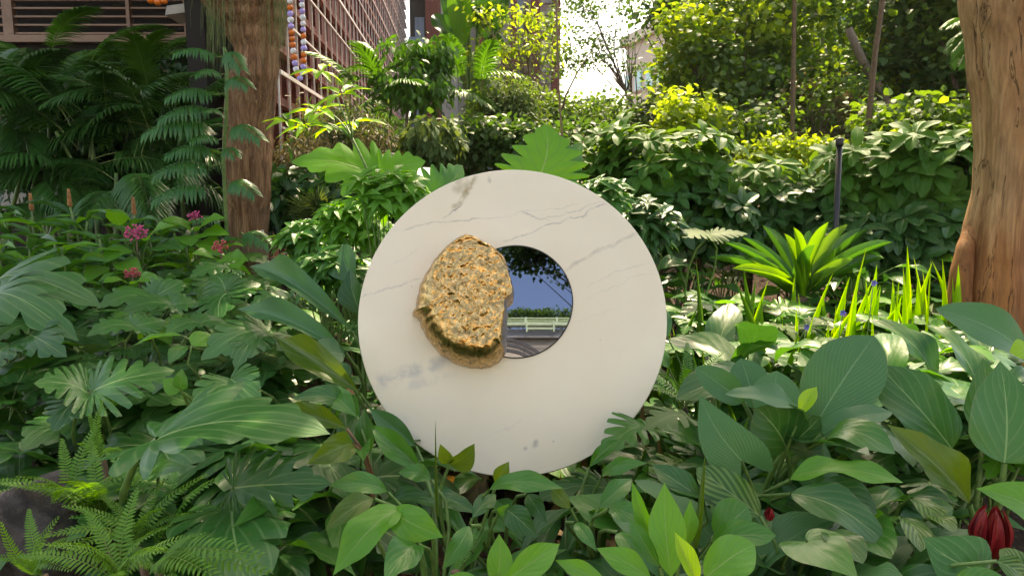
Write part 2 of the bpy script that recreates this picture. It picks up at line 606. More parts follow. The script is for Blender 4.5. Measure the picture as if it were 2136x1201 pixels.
def lattice_building():
    P0, P1 = Vector((-2.79, 8.4, 0)), Vector((-4.36, 30, 0))
    d = (P1 - P0).normalized()
    n = Vector((d.y, -d.x, 0))              # towards the garden
    rz = math.atan2(d.y, d.x)
    L = (P1 - P0).length
    t = thing('lattice_building', (-4, 15, 0.8), 'terracotta fin facade behind a thin pale steel grid, receding behind the left trunk', 'building')
    c = (P0 + P1) / 2 - n * 0.75
    slab('wall', 'void_shade', t, (c.x, c.y, 6.5), (L, 0.2, 13), rz)
    s = 0.1
    i = 0
    while s < L:
        p = P0 + d * s
        slab('fin', 'terracotta', t, (p.x - n.x * 0.1, p.y - n.y * 0.1, 6.45 + 0.4 * random.random()), (0.26 if s < 8 else 0.07, 0.20 if s < 8 else 0.30, 12.6), rz)
        s += 0.52 if s < 8 else 0.30
        i += 1
    z = 1.0
    while z < 13:
        p = P0 + d * (8.4 + (L - 8.4) / 2)
        slab('cross_slat', 'terracotta', t, (p.x + n.x * 0.02, p.y + n.y * 0.02, z), (L - 8.4, 0.24, 0.06), rz)
        z += 0.36
    z = 1.3
    while z < 13:
        p = P0 + d * 4.2
        slab('cross_slat', 'terracotta', t, (p.x + n.x * 0.06, p.y + n.y * 0.06, z), (8.4, 0.10, 0.09), rz)
        z += 0.62
    # pale steel grid in front
    s = 0.0
    while s < L:
        p = P0 + d * s + n * 0.14
        slab('grid_upright', 'white_steel', t, (p.x, p.y, 6.6), (0.02, 0.02, 12.0), rz)
        s += 0.52
    z = 1.6
    k = 0
    while z < 12.5:
        p = (P0 + P1) / 2 + n * 0.165
        th = 0.045 if k % 3 == 2 else 0.022
        slab('grid_rail', 'white_steel', t, (p.x, p.y, z), (L, 0.02, th), rz)
        z += 0.62
        k += 1


def apartment_building():
    Y = 31.0
    t = thing('apartment_building', (-1.5, Y, 1.0), 'tall pale apartment block with terracotta columns behind the big paddle leaves', 'building')

    def X(px):
        return at(px, 100, Y).x

    def blk(name, mat, px0, px1, z0, z1, dy, th=0.4):
        slab(name, mat, t, ((X(px0) + X(px1)) / 2, Y + dy, (z0 + z1) / 2), (X(px1) - X(px0), th, z1 - z0))
    blk('wall', 'concrete', 846, 1166, 0.5, 16, 1.6, 0.5)
    # recess shade painted as a near-black slab, with glazed balcony beside the lattice
    blk('recess', 'void_shade', 850, 893, 0.5, 16, 1.2, 0.3)
    for z in (3.2, 6.4, 9.6, 12.8):
        blk('balcony_slab', 'concrete', 851, 893, z, z + 0.25, 0.5, 1.2)
        blk('balustrade', 'blue_glass', 852, 888, z + 0.3, z + 1.3, 0.0, 0.05)
        blk('window', 'blue_glass', 860, 880, z + 0.3, z + 2.3, 1.0, 0.06)
    blk('column', 'terracotta', 889, 917, 0.5, 16, 0.3, 0.8)
    blk('panel', 'concrete', 918, 952, 0.5, 16, 0.7, 0.5)
    blk('column', 'terracotta', 994, 1008, 0.5, 16, 0.5, 0.7)
    blk('column', 'terracotta', 1066, 1078, 0.5, 16, 0.5, 0.7)
    blk('column', 'terracotta', 1108, 1126, 0.5, 16, 0.3, 0.8)
    blk('column', 'terracotta', 1152, 1168, 0.5, 16, 0.2, 0.8)
    z = 1.2
    k = 0
    while z < 15:
        blk('window', 'blue_glass', 1079, 1092, z + 0.9, z + 2.4, 1.28, 0.1)
        blk('window', 'blue_glass', 1010, 1040, z + 1.0, z + 2.4, 1.28, 0.1)
        blk('infill_panel', 'brown_panel' if k % 2 else 'pale_wall', 1042, 1066, z + 0.5, z + 2.4, 1.2, 0.14)
        blk('infill_panel', 'pale_wall' if k % 2 else 'brown_panel', 1093, 1107, z + 0.3, z + 2.0, 1.2, 0.14)
        blk('balcony_slab', 'concrete', 1009, 1108, z, z + 0.2, 0.7, 1.1)
        z += 3.0
        k += 1
    # open ladder-like stair screen
    z = 0.8
    while z < 16:
        blk('rung', 'concrete', 1129, 1150, z, z + 0.14, 0.3, 0.3)
        z += 0.46


def far_block():
    # cream block seen at an angle, teal windows
    t = thing('cream_block', (12, 58, 1.0), 'distant cream block with teal windows at the edge of the bright sky', 'building')
    A, B, C_ = at(1306, 150, 57), at(1420, 150, 48), at(1308, 150, 75)
    zt = at(1380, 58, 50).z
    d = (Vector((B.x, B.y, 0)) - Vector((A.x, A.y, 0)))
    L = d.length
    d.normalize()
    rz = math.atan2(d.y, d.x)
    nrm = Vector((d.y, -d.x, 0))
    back = -nrm
    mid = Vector((A.x, A.y, 0)) + d * (L / 2)
    c = mid + back * 5
    slab('wall', 'beige_wall', t, (c.x, c.y, zt / 2), (L, 10, zt), rz)
    c2 = mid + back * 5
    slab('parapet', 'beige_wall', t, (c2.x, c2.y, zt + 0.35), (L + 0.8, 10.8, 0.7), rz)
    for r in range(6):
        for k in range(5):
            s = 0.5 + k * (L - 1.0) / 4.2
            p = Vector((A.x, A.y, 0)) + d * s
            z = zt - 2.8 - r * 2.9
            slab('window', 'teal_glass', t, (p.x, p.y, z), (1.15, 0.16, 1.35), rz)
            slab('sill', 'beige_wall', t, (p.x + nrm.x * .1, p.y + nrm.y * .1, z - 0.75), (1.35, 0.22, 0.12), rz)


def grey_block():
    Y = 26.0
    t = thing('grey_block', (13, Y, 1.0), 'pale grey building with bluish windows glimpsed through the trees at right', 'building')
    x0, x1 = at(1590, 100, Y).x, at(2090, 100, Y).x
    slab('wall', 'pale_wall', t, ((x0 + x1) / 2, Y + 1, 6.0), (x1 - x0, 1.5, 12))
    for r in range(4):
        for k in range(5):
            slab('window', 'blue_glass', t, (x0 + 0.9 + k * 1.75, Y + 0.22, 2.4 + r * 2.7), (1.2, 0.12, 1.5))
        slab('floor_band', 'concrete', t, ((x0 + x1) / 2, Y + 0.2, 0.95 + r * 2.7), (x1 - x0 + 0.2, 0.25, 0.25))


louvre_building()
lattice_building()
apartment_building()
far_block()
grey_block()

# ------------------------------------------------------------------ the sculpture
LEAN = R(18)
DC = at(1069, 662, 2.8)
DU, DN = Vector((0, math.sin(LEAN), math.cos(LEAN))), Vector((0, -math.cos(LEAN), math.sin(LEAN)))
DR = 323.0 / F * ((DC - Vector((0, 0, CAMZ))).dot(FWD)) * 0.998
DM = Matrix(((1, DU.x, DN.x, DC.x), (0, DU.y, DN.y, DC.y), (0, DU.z, DN.z, DC.z), (0, 0, 0, 1)))


def onplane(px, py, h=0.0):
    """photograph position -> disc plane coordinates (a right, b up)"""
    o = Vector((0, 0, CAMZ))
    d = at(px, py, 1.0) - o
    q = DC + DN * h
    t = (q - o).dot(DN) / d.dot(DN)
    p = o + d * t - DC
    return p.x, p.dot(DU)


def marble():
    b = NB('marble')
    co = b.coord('Object')
    warp = b.noise(co, 3.5, 6, 0.62, 0.3, 'Color')
    wv = b.vmath('SCALE', b.vmath('SUBTRACT', warp, (0.5, 0.5, 0.5)))
    wv.node.inputs[3].default_value = 0.11
    fine = b.noise(co, 22.0, 5, 0.7, 0.0, 'Color')
    fv = b.vmath('SCALE', b.vmath('SUBTRACT', fine, (0.5, 0.5, 0.5)))
    fv.node.inputs[3].default_value = 0.022
    p = b.vmath('ADD', b.vmath('ADD', co, wv), fv)
    sp = b.n('ShaderNodeSeparateXYZ')
    b.l(p, sp.inputs[0])
    x, y = sp.outputs[0], sp.outputs[1]
    cloud = b.noise(co, 1.7, 5, 0.55, 0.6)
    big = b.noise(co, 0.9, 3, 0.5)
    c = b.mix(b.smooth(cloud, 0.35, 0.68), (0.74, 0.645, 0.49), (0.78, 0.695, 0.555))
    c = b.mix(b.math('MULTIPLY', b.smooth(big, 0.42, 0.7), 0.5), c, (0.74, 0.63, 0.465))
    patch = b.noise(co, 14.0, 4, 0.65)
    # veins: (px,py) -> (px,py), half width m, strength, colour
    V = [((1005, 357), (945, 432), 0.012, 0.85, (0.36, 0.27, 0.12)),
         ((985, 358), (950, 395), 0.026, 0.55, (0.46, 0.37, 0.20)),
         ((958, 428), (920, 458), 0.0035, 0.75, (0.24, 0.23, 0.23)),
         ((845, 478), (1000, 456), 0.003, 0.62, (0.34, 0.32, 0.31)),
         ((1000, 456), (1200, 425), 0.002, 0.30, (0.42, 0.40, 0.38)),
         ((1050, 508), (1262, 425), 0.0032, 0.55, (0.36, 0.34, 0.33)),
         ((1090, 442), (1140, 462), 0.002, 0.55, (0.34, 0.33, 0.32)),
         ((1130, 458), (1262, 418), 0.003, 0.40, (0.42, 0.39, 0.36)),
         ((1180, 562), (1335, 484), 0.006, 0.42, (0.46, 0.40, 0.32)),
         ((1230, 590), (1350, 548), 0.003, 0.25, (0.48, 0.46, 0.44)),
         ((1225, 618), (1380, 560), 0.002, 0.22, (0.45, 0.43, 0.42)),
         ((1200, 670), (1300, 640), 0.003, 0.12, (0.5, 0.48, 0.46)),
         ((760, 622), (895, 570), 0.0035, 0.42, (0.42, 0.40, 0.40)),
         ((830, 545), (880, 515), 0.004, 0.20, (0.5, 0.47, 0.45)),
         ((785, 800), (935, 745), 0.026, 0.50, (0.40, 0.40, 0.42)),
         ((845, 805), (950, 775), 0.014, 0.28, (0.45, 0.45, 0.46)),
         ((1010, 905), (1090, 870), 0.003, 0.16, (0.5, 0.48, 0.46)),
         ((840, 860), (880, 925), 0.012, 0.15, (0.5, 0.48, 0.46))]
    V = [(q0, q1, hw * 1.05, min(.95, st * 1.1), tuple(.82 * q for q in c_)) for (q0, q1, hw, st, c_) in V]
    for (q0, q1, hw, st, col) in V:
        a, e = onplane(*q0), onplane(*q1)
        L = math.hypot(e[0] - a[0], e[1] - a[1])
        ux, uy = (e[0] - a[0]) / L, (e[1] - a[1]) / L
        dx, dy = b.math('SUBTRACT', x, a[0]), b.math('SUBTRACT', y, a[1])
        s = b.math('ADD', b.math('MULTIPLY', dx, ux), b.math('MULTIPLY', dy, uy))
        dd = b.math('ABSOLUTE', b.math('SUBTRACT', b.math('MULTIPLY', dx, uy), b.math('MULTIPLY', dy, ux)))
        m = b.smooth(dd, hw * 1.6, hw * 0.2)
        m = b.math('MULTIPLY', m, b.smooth(s, -0.02, 0.02))
        m = b.math('MULTIPLY', m, b.smooth(s, L + 0.02, L - 0.02))
        m = b.math('MULTIPLY', m, b.smooth(patch, 0.34, 0.62, 0.25 if hw < 0.01 else 0.0, 1.0))
        c = b.mix(b.math('MULTIPLY', m, st), c, col)
    for (q, r) in (((1024, 376), .009), ((1118, 924), .011), ((1149, 920), .004), ((1269, 691), .003), ((1255, 706), .004), ((1100, 930), .007), ((862, 594), .004)):
        a = onplane(*q)
        dist = b.vmath('DISTANCE', p, (a[0], a[1], 0.0), 1)
        c = b.mix(b.smooth(dist, r * 1.6, r * .4, 0, 0.55), c, (0.26, 0.25, 0.24))
    spk = b.noise(co, 70.0, 3, 0.6)
    c = b.mix(b.math('MULTIPLY', b.smooth(spk, 0.70, 0.78), 0.25), c, (0.45, 0.40, 0.34))
    ro = b.math('ADD', 0.30, b.math('MULTIPLY', patch, 0.25))
    return b.done(b.bsdf(c, ro, spec=0.35, normal=b.bump(b.noise(co, 90, 3), 0.06, 0.002)))


def bronze(name='gilded_bronze', bs=0.16, r0=0.17, lift=1.0):
    b = NB(name)
    co = b.coord('Object')
    n1 = b.noise(co, 16.0, 8, 0.68, 0.8)
    n2 = b.noise(co, 60.0, 6, 0.7, 0.5)
    n3 = b.noise(co, 5.0, 4, 0.6)
    n4 = b.noise(co, 46.0, 7, 0.74, 0.7)
    c = b.ramp(n4, [(0.33, (0.09, 0.045, 0.017)), (0.44, (0.36, 0.235, 0.095)), (0.54, (0.62, 0.385, 0.165)), (0.70, (0.90, 0.63, 0.32))])
    c = b.mix(b.math('MULTIPLY', b.smooth(n3, 0.5, 0.7), 0.4), c, (0.42, 0.30, 0.19))
    h = b.math('ADD', b.math('ADD', n1, n4), b.math('MULTIPLY', n2, 0.4))
    c = b.mix(1.0, c, (lift, lift * .98, lift * .92), 'MULTIPLY')
    ro = b.math('ADD', r0, b.math('MULTIPLY', n2, 0.16))
    return b.done(b.bsdf(c, ro, 1.0, b.bump(h, bs, 0.012)))


def mirror_mat():
    b = NB('dark_mirror')
    return b.done(b.bsdf((0.165, 0.195, 0.275), 0.012, 1.0))


marble()
bronze()
bronze('polished_bronze', 0.08, 0.24, 1.0)
mirror_mat()


def disc_mesh(name, r, z0, z1, n=160, bev=0.004):
    prof = [(0, z1), (r * 0.5, z1), (r - bev, z1), (r - bev * .3, z1 - bev * .3), (r, z1 - bev), (r, z0), (0, z0)]
    V, Fq = [], []
    for i in range(n):
        t = 2 * math.pi * i / n
        for (rr, z) in prof[1:-1]:
            V.append((rr * math.cos(t), rr * math.sin(t), z))
    k = len(prof) - 2
    V += [(0, 0, z1), (0, 0, z0)]
    ct, cb = n * k, n * k + 1
    for i in range(n):
        j = (i + 1) % n
        Fq.append((ct, i * k, j * k))
        Fq.append((cb, j * k + k - 1, i * k + k - 1))
        for q in range(k - 1):
            Fq.append((i * k + q, i * k + q + 1, j * k + q + 1, j * k + q))
    me = bpy.data.meshes.new(name)
    me.from_pydata(V, [], Fq)
    me.update()
    return me


def boulder_mesh():
    px = [(976, 498), (990, 502), (1005, 511), (1028, 524), (1049, 542), (1062, 565), (1067, 591), (1072, 612), (1071, 625),
          (1060, 635), (1057, 645), (1060, 660), (1058, 671), (1057, 692), (1057, 712), (1055, 738), (1041, 756), (1025, 765), (1005, 769),
          (979, 767), (953, 760), (922, 743), (896, 712), (881, 687), (876, 671), (861, 658), (868, 643), (871, 625), (878, 596),
          (894, 570), (912, 542), (938, 519), (958, 506)]
    bd = [Vector((*onplane(*p), 0)) for p in px]
    cx = Vector((*onplane(972, 632), 0))
    NA, NR_ = 240, 70
    per = []
    seg = [(bd[(i + 1) % len(bd)] - bd[i]).length for i in range(len(bd))]
    tot = sum(seg)
    for k in range(NA):
        s = tot * k / NA
        i = 0
        while s > seg[i]:
            s -= seg[i]
            i += 1
        per.append(bd[i].lerp(bd[(i + 1) % len(bd)], s / seg[i]))
    H = 0.15
    V, Fq, FC = [], [], []
    for r in range(NR_ + 1):
        t = (r / NR_)
        t = 1 - (1 - t) ** 1.5 if False else t
        for k in range(NA):
            q = cx.lerp(per[k], t)
            e = (per[k] - cx)
            ang = math.atan2(e.y, e.x)
            # broad smooth flank on the left and underneath, steep broken edge at the right and top
            wsm = 0.5 + 0.5 * math.cos(ang - R(222))
            wl = 0.05 + 0.50 * wsm ** 1.5
            if ang < -0.9 and ang > -1.35:
                wl = max(wl, 0.30)
            x = min(1.0, (1 - t) / wl)
            h = H * math.sqrt(max(0, 1 - (1 - x) ** 2.0))
            face = min(1.0, max(0.0, ((1 - t) - wl * 0.55) / (wl * 0.45 + 0.04)))
            h *= 1.0 - 0.10 * (q.y - cx.y) / 0.25
            pn = Vector((q.x, q.y, h)) * 1.0
            rough = noise.ridged_multi_fractal(pn * 26, 0.9, 2.2, 5, 0.9, 2.0) - 0.9
            cell = noise.cell(pn * 22) if False else noise.noise(pn * 14)
            lump = noise.fractal(pn * 9, 0.8, 2.1, 4)
            rough2 = noise.ridged_multi_fractal(pn * 55 + Vector((3, 1, 7)), 0.9, 2.2, 4, 0.9, 2.0) - 0.9
            h += face * (0.0068 * (rough - .5) + 0.0025 * (rough2 - .5) + 0.003 * lump + 0.001 * cell) + (1 - face) * 0.004 * lump * min(1, x * 2)
            h -= face * 0.005 * max(0, noise.noise(pn * 11 + Vector((5, 3, 1))))
            FC.append(face + .25 * noise.noise(pn * 30))
            wob = 0.004 * noise.fractal(Vector((per[k].x, per[k].y, 3)) * 40, 0.8, 2, 3) * t
            q2 = q + e.normalized() * wob
            V.append((q2.x, q2.y, max(h, 0.0) if r < NR_ else 0.0))
    for r in range(NR_):
        for k in range(NA):
            a, c = r * NA + k, r * NA + (k + 1) % NA
            Fq.append((a, a + NA, c + NA, c))
    me = np_mesh('boulder', V, Fq)
    me.materials.append(MATS['gilded_bronze'])
    me.materials.append(MATS['polished_bronze'])
    me.polygons.foreach_set('material_index', np.array([1 if FC[f[0]] < .38 else 0 for f in Fq], dtype=np.int32))
    return me


def build_sculpture():
    base = Vector((DC.x, DC.y + 0.45, gz(DC.x, DC.y + 0.45)))
    t = thing('disc_sculpture', base, 'round cream marble disc with golden boulder and dark mirror standing among plants', 'sculpture')
    put('marble_disc', disc_mesh('marble_disc', DR, -0.03, 0.0), t, MATS['marble'], DM)
    off = DM @ Matrix.Translation((0.0, -0.007, -0.046))
    put('back_disc', disc_mesh('back_disc', DR * 0.998, -0.015, 0.0, 96), t, MATS['steel_dark'], off)  # dark disc set slightly low behind the marble, outlines its lower edge
    mc = onplane(1076, 628)
    e = onplane(1194, 628)
    mr = e[0] - mc[0]
    mm = DM @ Matrix.Translation((mc[0], mc[1], 0.0))
    mir = put('mirror', disc_mesh('mirror', mr, -0.004, 0.004, 128, 0.002), t, MATS['dark_mirror'], mm)
    ring = MB()
    n = 96
    ring.tube([Vector((mr * math.cos(2 * math.pi * i / n), mr * math.sin(2 * math.pi * i / n), 0.002)) for i in range(n + 1)], 0.003, 6, False)
    put('rim', ring.mesh('rim', None, True), mir, MATS['steel_dark'], mm)
    put('boulder', boulder_mesh(), t, MATS['gilded_bronze'], DM @ Matrix.Translation((0, 0, 0.0045)))
    m = MB()
    top = DC - DN * 0.08 - DU * 0.05
    m.bar(base + Vector((-0.07, -0.1, -0.1)), top + Vector((-0.07, 0.02, 0)), 0.07, 0.07)
    m.bar(base + Vector((0.09, -0.1, -0.1)), top + Vector((0.09, 0.02, 0)), 0.07, 0.07)
    m.build('support', MATS['steel_dark'], t)


build_sculpture()


def in_mirror(px, py, Y):
    """the point on the plane y = Y behind the photographer that the mirror shows at px, py"""
    o = Vector((0, 0, CAMZ))
    a, b_ = onplane(px, py)
    p = DC + Vector((a, 0, 0)) + DU * b_
    d = (p - o).normalized()
    r = d - DN * (2 * d.dot(DN))
    return p + r * ((Y - p.y) / r.y)


def walkway_behind():
    # the elevated walkway that the mirror shows, behind the photographer
    Y = -30.0
    t = thing('elevated_walkway', (0, Y, 0), 'elevated walkway with pale green railings, reflected in the round mirror', 'walkway')

    def Z(py):
        return in_mirror(1120, py, Y).z
    x0, x1 = in_mirror(1000, 690, Y).x, in_mirror(1260, 690, Y).x
    x0, x1 = min(x0, x1) - 6, max(x0, x1) + 6
    xm, W = (x0 + x1) / 2, x1 - x0

    def band(name, mat, py0, py1, dy, th):
        za, zb = Z(py1), Z(py0)
        slab(name, mat, t, (xm, Y + dy, (za + zb) / 2), (W, th, abs(zb - za)))
    band('rail', 'pale_green_paint', 663.2, 665, 0.0, .1)
    band('rail', 'pale_green_paint', 668.5, 669.4, 0.0, .08)
    band('mesh_screen', 'pale_green_mesh', 665, 676, -.15, .04)
    band('beam', 'pale_green_paint', 676, 682, .1, .3)
    band('wall', 'pale_wall', 683, 700, -.4, .4)
    band('coping', 'concrete', 700, 702.5, -.2, .3)
    slab('wall', 'rubble_wall', t, (xm, Y - .8, Z(702) / 2), (W, 1.0, Z(702)))
    x = x0
    k = 0
    while x < x1:
        slab('post', 'pale_green_paint', t, (x, Y + .06, (Z(663) + Z(683)) / 2), (.12, .1, Z(663) - Z(683)))
        if k % 2:
            slab('bracket', 'pale_green_paint', t, (x + 1.5, Y + .32, (Z(675) + Z(697)) / 2), (.09, .1, Z(675) - Z(697)))
            slab('crossbar', 'pale_green_paint', t, (x + .8, Y + .3, Z(690)), (1.5, .06, .1))
            slab('bracket', 'pale_green_paint', t, (x + .05, Y + .32, (Z(675) + Z(697)) / 2), (.09, .1, Z(675) - Z(697)))
        x += 1.7
        k += 1
    m = MB()
    for j in range(3):
        pts = []
        for i in range(16):
            px = 1020 + i * 9
            py = 708 + j * 11 + .0053 * max(0, px - 1050) ** 2
            pts.append(in_mirror(px, py, Y + 2))
        for a, b_ in zip(pts, pts[1:]):
            m.bar(a, b_, .12, .17)
    m.build('awning', MATS['dark_roof'], t)


plain('pale_green_mesh', (0.46, 0.52, 0.30), 0.6, scale=3, var=0.15)
walkway_behind()


def rock(name, c, rad, mat, label, seed, amp=0.25, freq=3.0):
    n1, n2 = 36, 20
    V = []
    for j in range(n2 + 1):
        ph = math.pi * j / n2
        for i in range(n1):
            th = 2 * math.pi * i / n1
            d = Vector((math.sin(ph) * math.cos(th), math.sin(ph) * math.sin(th), math.cos(ph)))
            k = 1 + amp * noise.fractal(d * freq * 0.5 + Vector((seed, 0, 0)), 0.9, 2.0, 5)
            V.append((d.x * rad[0] * k, d.y * rad[1] * k, d.z * rad[2] * k))
    Fq = [(j * n1 + i, (j + 1) * n1 + i, (j + 1) * n1 + (i + 1) % n1, j * n1 + (i + 1) % n1) for j in range(n2) for i in range(n1)]
    o = put(name, np_mesh(name, V, Fq), None, MATS[mat], Matrix.Translation(c))
    return tag(o, label, 'rock')


rock('boulder', at(40, 1115, 2.1), (0.22, 0.18, 0.15), 'boulder_stone', 'dark rough boulder half hidden by ferns at the lower left', 3, 0.4)
rock('footing_stone', at(990, 1000, 3.0), (0.055, 0.06, 0.12), 'pale_stone', 'pale tan stone under the lower edge of the marble disc', 9, 0.5)

# ------------------------------------------------------------------ leaves
OUTL = {
    'lance': [(0, 0), (.04, .07), (.12, .22), (.25, .39), (.4, .49), (.55, .49), (.7, .39), (.85, .2), (.95, .06), (1, 0)],
    'narrow': [(0, 0), (.05, .14), (.2, .38), (.4, .5), (.6, .46), (.8, .28), (.93, .1), (1, 0)],
    'ovate': [(0, 0), (.02, .18), (.1, .38), (.24, .5), (.42, .49), (.62, .38), (.8, .22), (.93, .07), (1, 0)],
    'ellip': [(0, 0), (.03, .15), (.12, .34), (.3, .48), (.5, .5), (.7, .44), (.87, .27), (.96, .1), (1, 0)],
    'cord': [(0, 0), (-.09, .06), (-.2, .15), (-.24, .28), (-.15, .42), (.05, .5), (.3, .46), (.58, .32), (.82, .14), (1, 0)],
    'arrow': [(0, 0), (-.12, .12), (-.25, .24), (-.3, .36), (-.2, .44), (0, .5), (.25, .46), (.55, .33), (.82, .14), (1, 0)],
    'sello': [(0, 0), (-.13, .12), (-.2, .28), (-.1, .43), (.06, .5), (.2, .51), (.34, .48), (.48, .42), (.62, .34), (.76, .23), (.89, .11), (1, 0)],
    'strap': [(0, .36), (.1, .40), (.3, .46), (.5, .5), (.7, .48), (.85, .40), (.94, .22), (1, 0)],
    'blade': [(0, .36), (.15, .5), (.4, .46), (.7, .3), (.9, .12), (1, 0)],
    'paddle': [(0, 0), (.03, .25), (.12, .45), (.3, .5), (.6, .5), (.82, .42), (.94, .22), (1, 0)],
}
LIB = {}


def catmull(P, t):
    n = len(P) - 1
    x = min(max(t, 0), 0.99999) * n
    i = int(x)
    f = x - i
    p0, p1, p2, p3 = P[max(i - 1, 0)], P[i], P[i + 1], P[min(i + 2, n)]
    o = []
    for k in (0, 1):
        a, b_, c, d = p0[k], p1[k], p2[k], p3[k]
        o.append(0.5 * (2 * b_ + (c - a) * f + (2 * a - 5 * b_ + 4 * c - d) * f * f + (3 * b_ - a - 3 * c + d) * f ** 3))
    return o


def leaf_mesh(kind, bulge, seed, mat, fold=0.12, wave=0.03):
    """unit leaf: midrib along x from 0 to 1, half width 0.5, bulging along z"""
    key = (kind, round(bulge, 2), seed, mat, round(fold, 2), round(wave, 3))
    if key in LIB:
        return LIB[key]
    rs = random.Random(repr((kind, round(bulge * 100), seed)))
    lobes, depth, base, sharp = 0, 0.0, kind, 6.0
    if kind == 'split':
        lobes, depth, base, sharp = 10, 0.76, 'sello', .42
    elif kind == 'lobed':
        lobes, depth, base, sharp = 8, 0.36, 'sello', .10
    elif kind == 'monstera':
        lobes, depth, base, sharp = 8, 0.66, 'sello', .66
    P = OUTL[base]
    ns = 18 if not lobes else lobes * 10 + 1
    if kind in ('strap', 'blade'):
        ns = 12
    rr = [0, .3, .65, 1.0] if not lobes else [0, .22, .45, .7, .87, 1.0]
    if kind in ('strap', 'blade'):
        rr = [0, 1.0]
    if kind == 'paddle':
        ns, rr = 26, [0, .35, .7, 1.0]
    nr = len(rr)
    ph, kf = rs.random() * 6.28, rs.uniform(1.6, 2.8)
    side_amp = [rs.uniform(.75, 1.25), rs.uniform(.75, 1.25)]
    bend = rs.uniform(-.09, .09)
    V, UV = [], []
    cols = 2 * nr - 1
    notch_var = [[rs.uniform(.8, 1.12) for _ in range(12)] for _ in range(2)]
    for i in range(ns):
        s = i / (ns - 1)
        x, y = catmull(P, s)
        ox = max(0.0, x - (0.5 if lobes else 0.22) * y - 0.02) if x > 0 else 0.0
        ox = min(ox, .985)
        for c in range(cols):
            sd = -1 if c < nr - 1 else 1
            r = rr[abs(c - (nr - 1))]
            si = 0 if sd < 0 else 1
            e = 1.0
            lw = 0.0
            if lobes:
                q = s * lobes + (0.12 if sd > 0 else 0.0)
                fr = q - math.floor(q)
                li = int(q)
                dd = abs(fr - 0.5) * 2         # 1 at a notch, 0 mid lobe
                env = min(1, s * 5 + .25) * min(1, (1 - s) * 3.2)
                nt_ = max(0.0, (dd - sharp) / (1 - sharp))
                e = 1 - depth * env * nt_ ** 1.3 * notch_var[si][li % 12] - .06 * dd * dd
                e = min(1.0, e + (notch_var[si][(li + 3) % 12] - 1) * 0.25 * env)
                lw = (0.5 - abs(fr - .5)) * env
            rx = r * max(.06, e)
            X = ox + (x - ox) * rx
            Yv = sd * y * rx
            a = abs(2 * Yv)
            z = bulge * math.sin(math.pi * min(1, max(0, X)) ** 0.85) if X > 0 else 0.25 * X * (1 if bulge > 0 else .6)
            z += fold * abs(Yv) * (1.0 - 0.5 * X)
            z += 1.4 * wave * side_amp[si] * math.sin(kf * 2 * math.pi * s + ph + sd * 1.1) * a * a
            if lobes:
                z += 0.05 * lw * a - 0.10 * a * a
            Yv += bend * math.sin(math.pi * max(0, min(1, X)))
            V.append((X, Yv, z))
            UV.append((s, 0.5 + 0.5 * sd * rx))
    Fq = []
    for i in range(ns - 1):
        for c in range(cols - 1):
            a = i * cols + c
            Fq.append((a, a + cols, a + cols + 1, a + 1))
    me = np_mesh(kind + '_leaf', V, Fq, UV)
    me.materials.append(MATS[mat])
    LIB[key] = me
    return me


def leaf_matrix(B, T, n, W):
    x = T - B
    L = x.length
    xn = x.normalized()
    n = Vector(n)
    z = n - xn * n.dot(xn)
    if z.length < 1e-3:
        z = Vector((0, -1, 0.3))
        z = z - xn * z.dot(xn)
    z.normalize()
    y = z.cross(xn)
    return Matrix(((x.x, y.x * W, z.x * L, B.x), (x.y, y.y * W, z.y * L, B.y), (x.z, y.z * W, z.z * L, B.z), (0, 0, 0, 1)))


DISC_KEEP = [1069, 662, 332, 318]


def hits_disc(*pts):
    for p in pts:
        if p.y > 3.0:
            continue
        a, b_ = proj(p)
        if ((a - DISC_KEEP[0]) / DISC_KEEP[2]) ** 2 + ((b_ - DISC_KEEP[1]) / DISC_KEEP[3]) ** 2 < 1.0:
            return True
    return False


def petiole(parent, root, B, d, r=0.006, mat='petiole_green', name='petiole'):
    """stalk from the plant's root to the blade base, arriving along d"""
    h = (B - root).length
    c1 = root + Vector((0, 0, 0.45 * h))
    c2 = B - d * 0.25 * h
    m = MB()
    n = 7
    m.tube(bez(root, c1, c2, B, n), [r * (1.35 - 0.55 * i / (n - 1)) for i in range(n)], 6, False)
    return m.build(name, MATS[mat], parent, True)


def add_leaf(plant, root, kind, B, T, W, n=(0, -.5, .85), bulge=.12, mat='leaf_mid', seed=None, fold=.12, wave=.03,
             stalk=True, r=0.006, smat='petiole_green', label=None):
    seed = random.randint(0, 3) if seed is None else seed
    me = leaf_mesh(kind, bulge, seed, mat, fold, wave)
    o = put('leaf', me, plant, None, leaf_matrix(B, T, n, W))
    if label:
        o['label'] = label
    if stalk:
        d = (T - B).normalized()
        d = (d + Vector((0, 0, 0.6))).normalized()
        petiole(plant, root, B, d, r, smat)
    return o


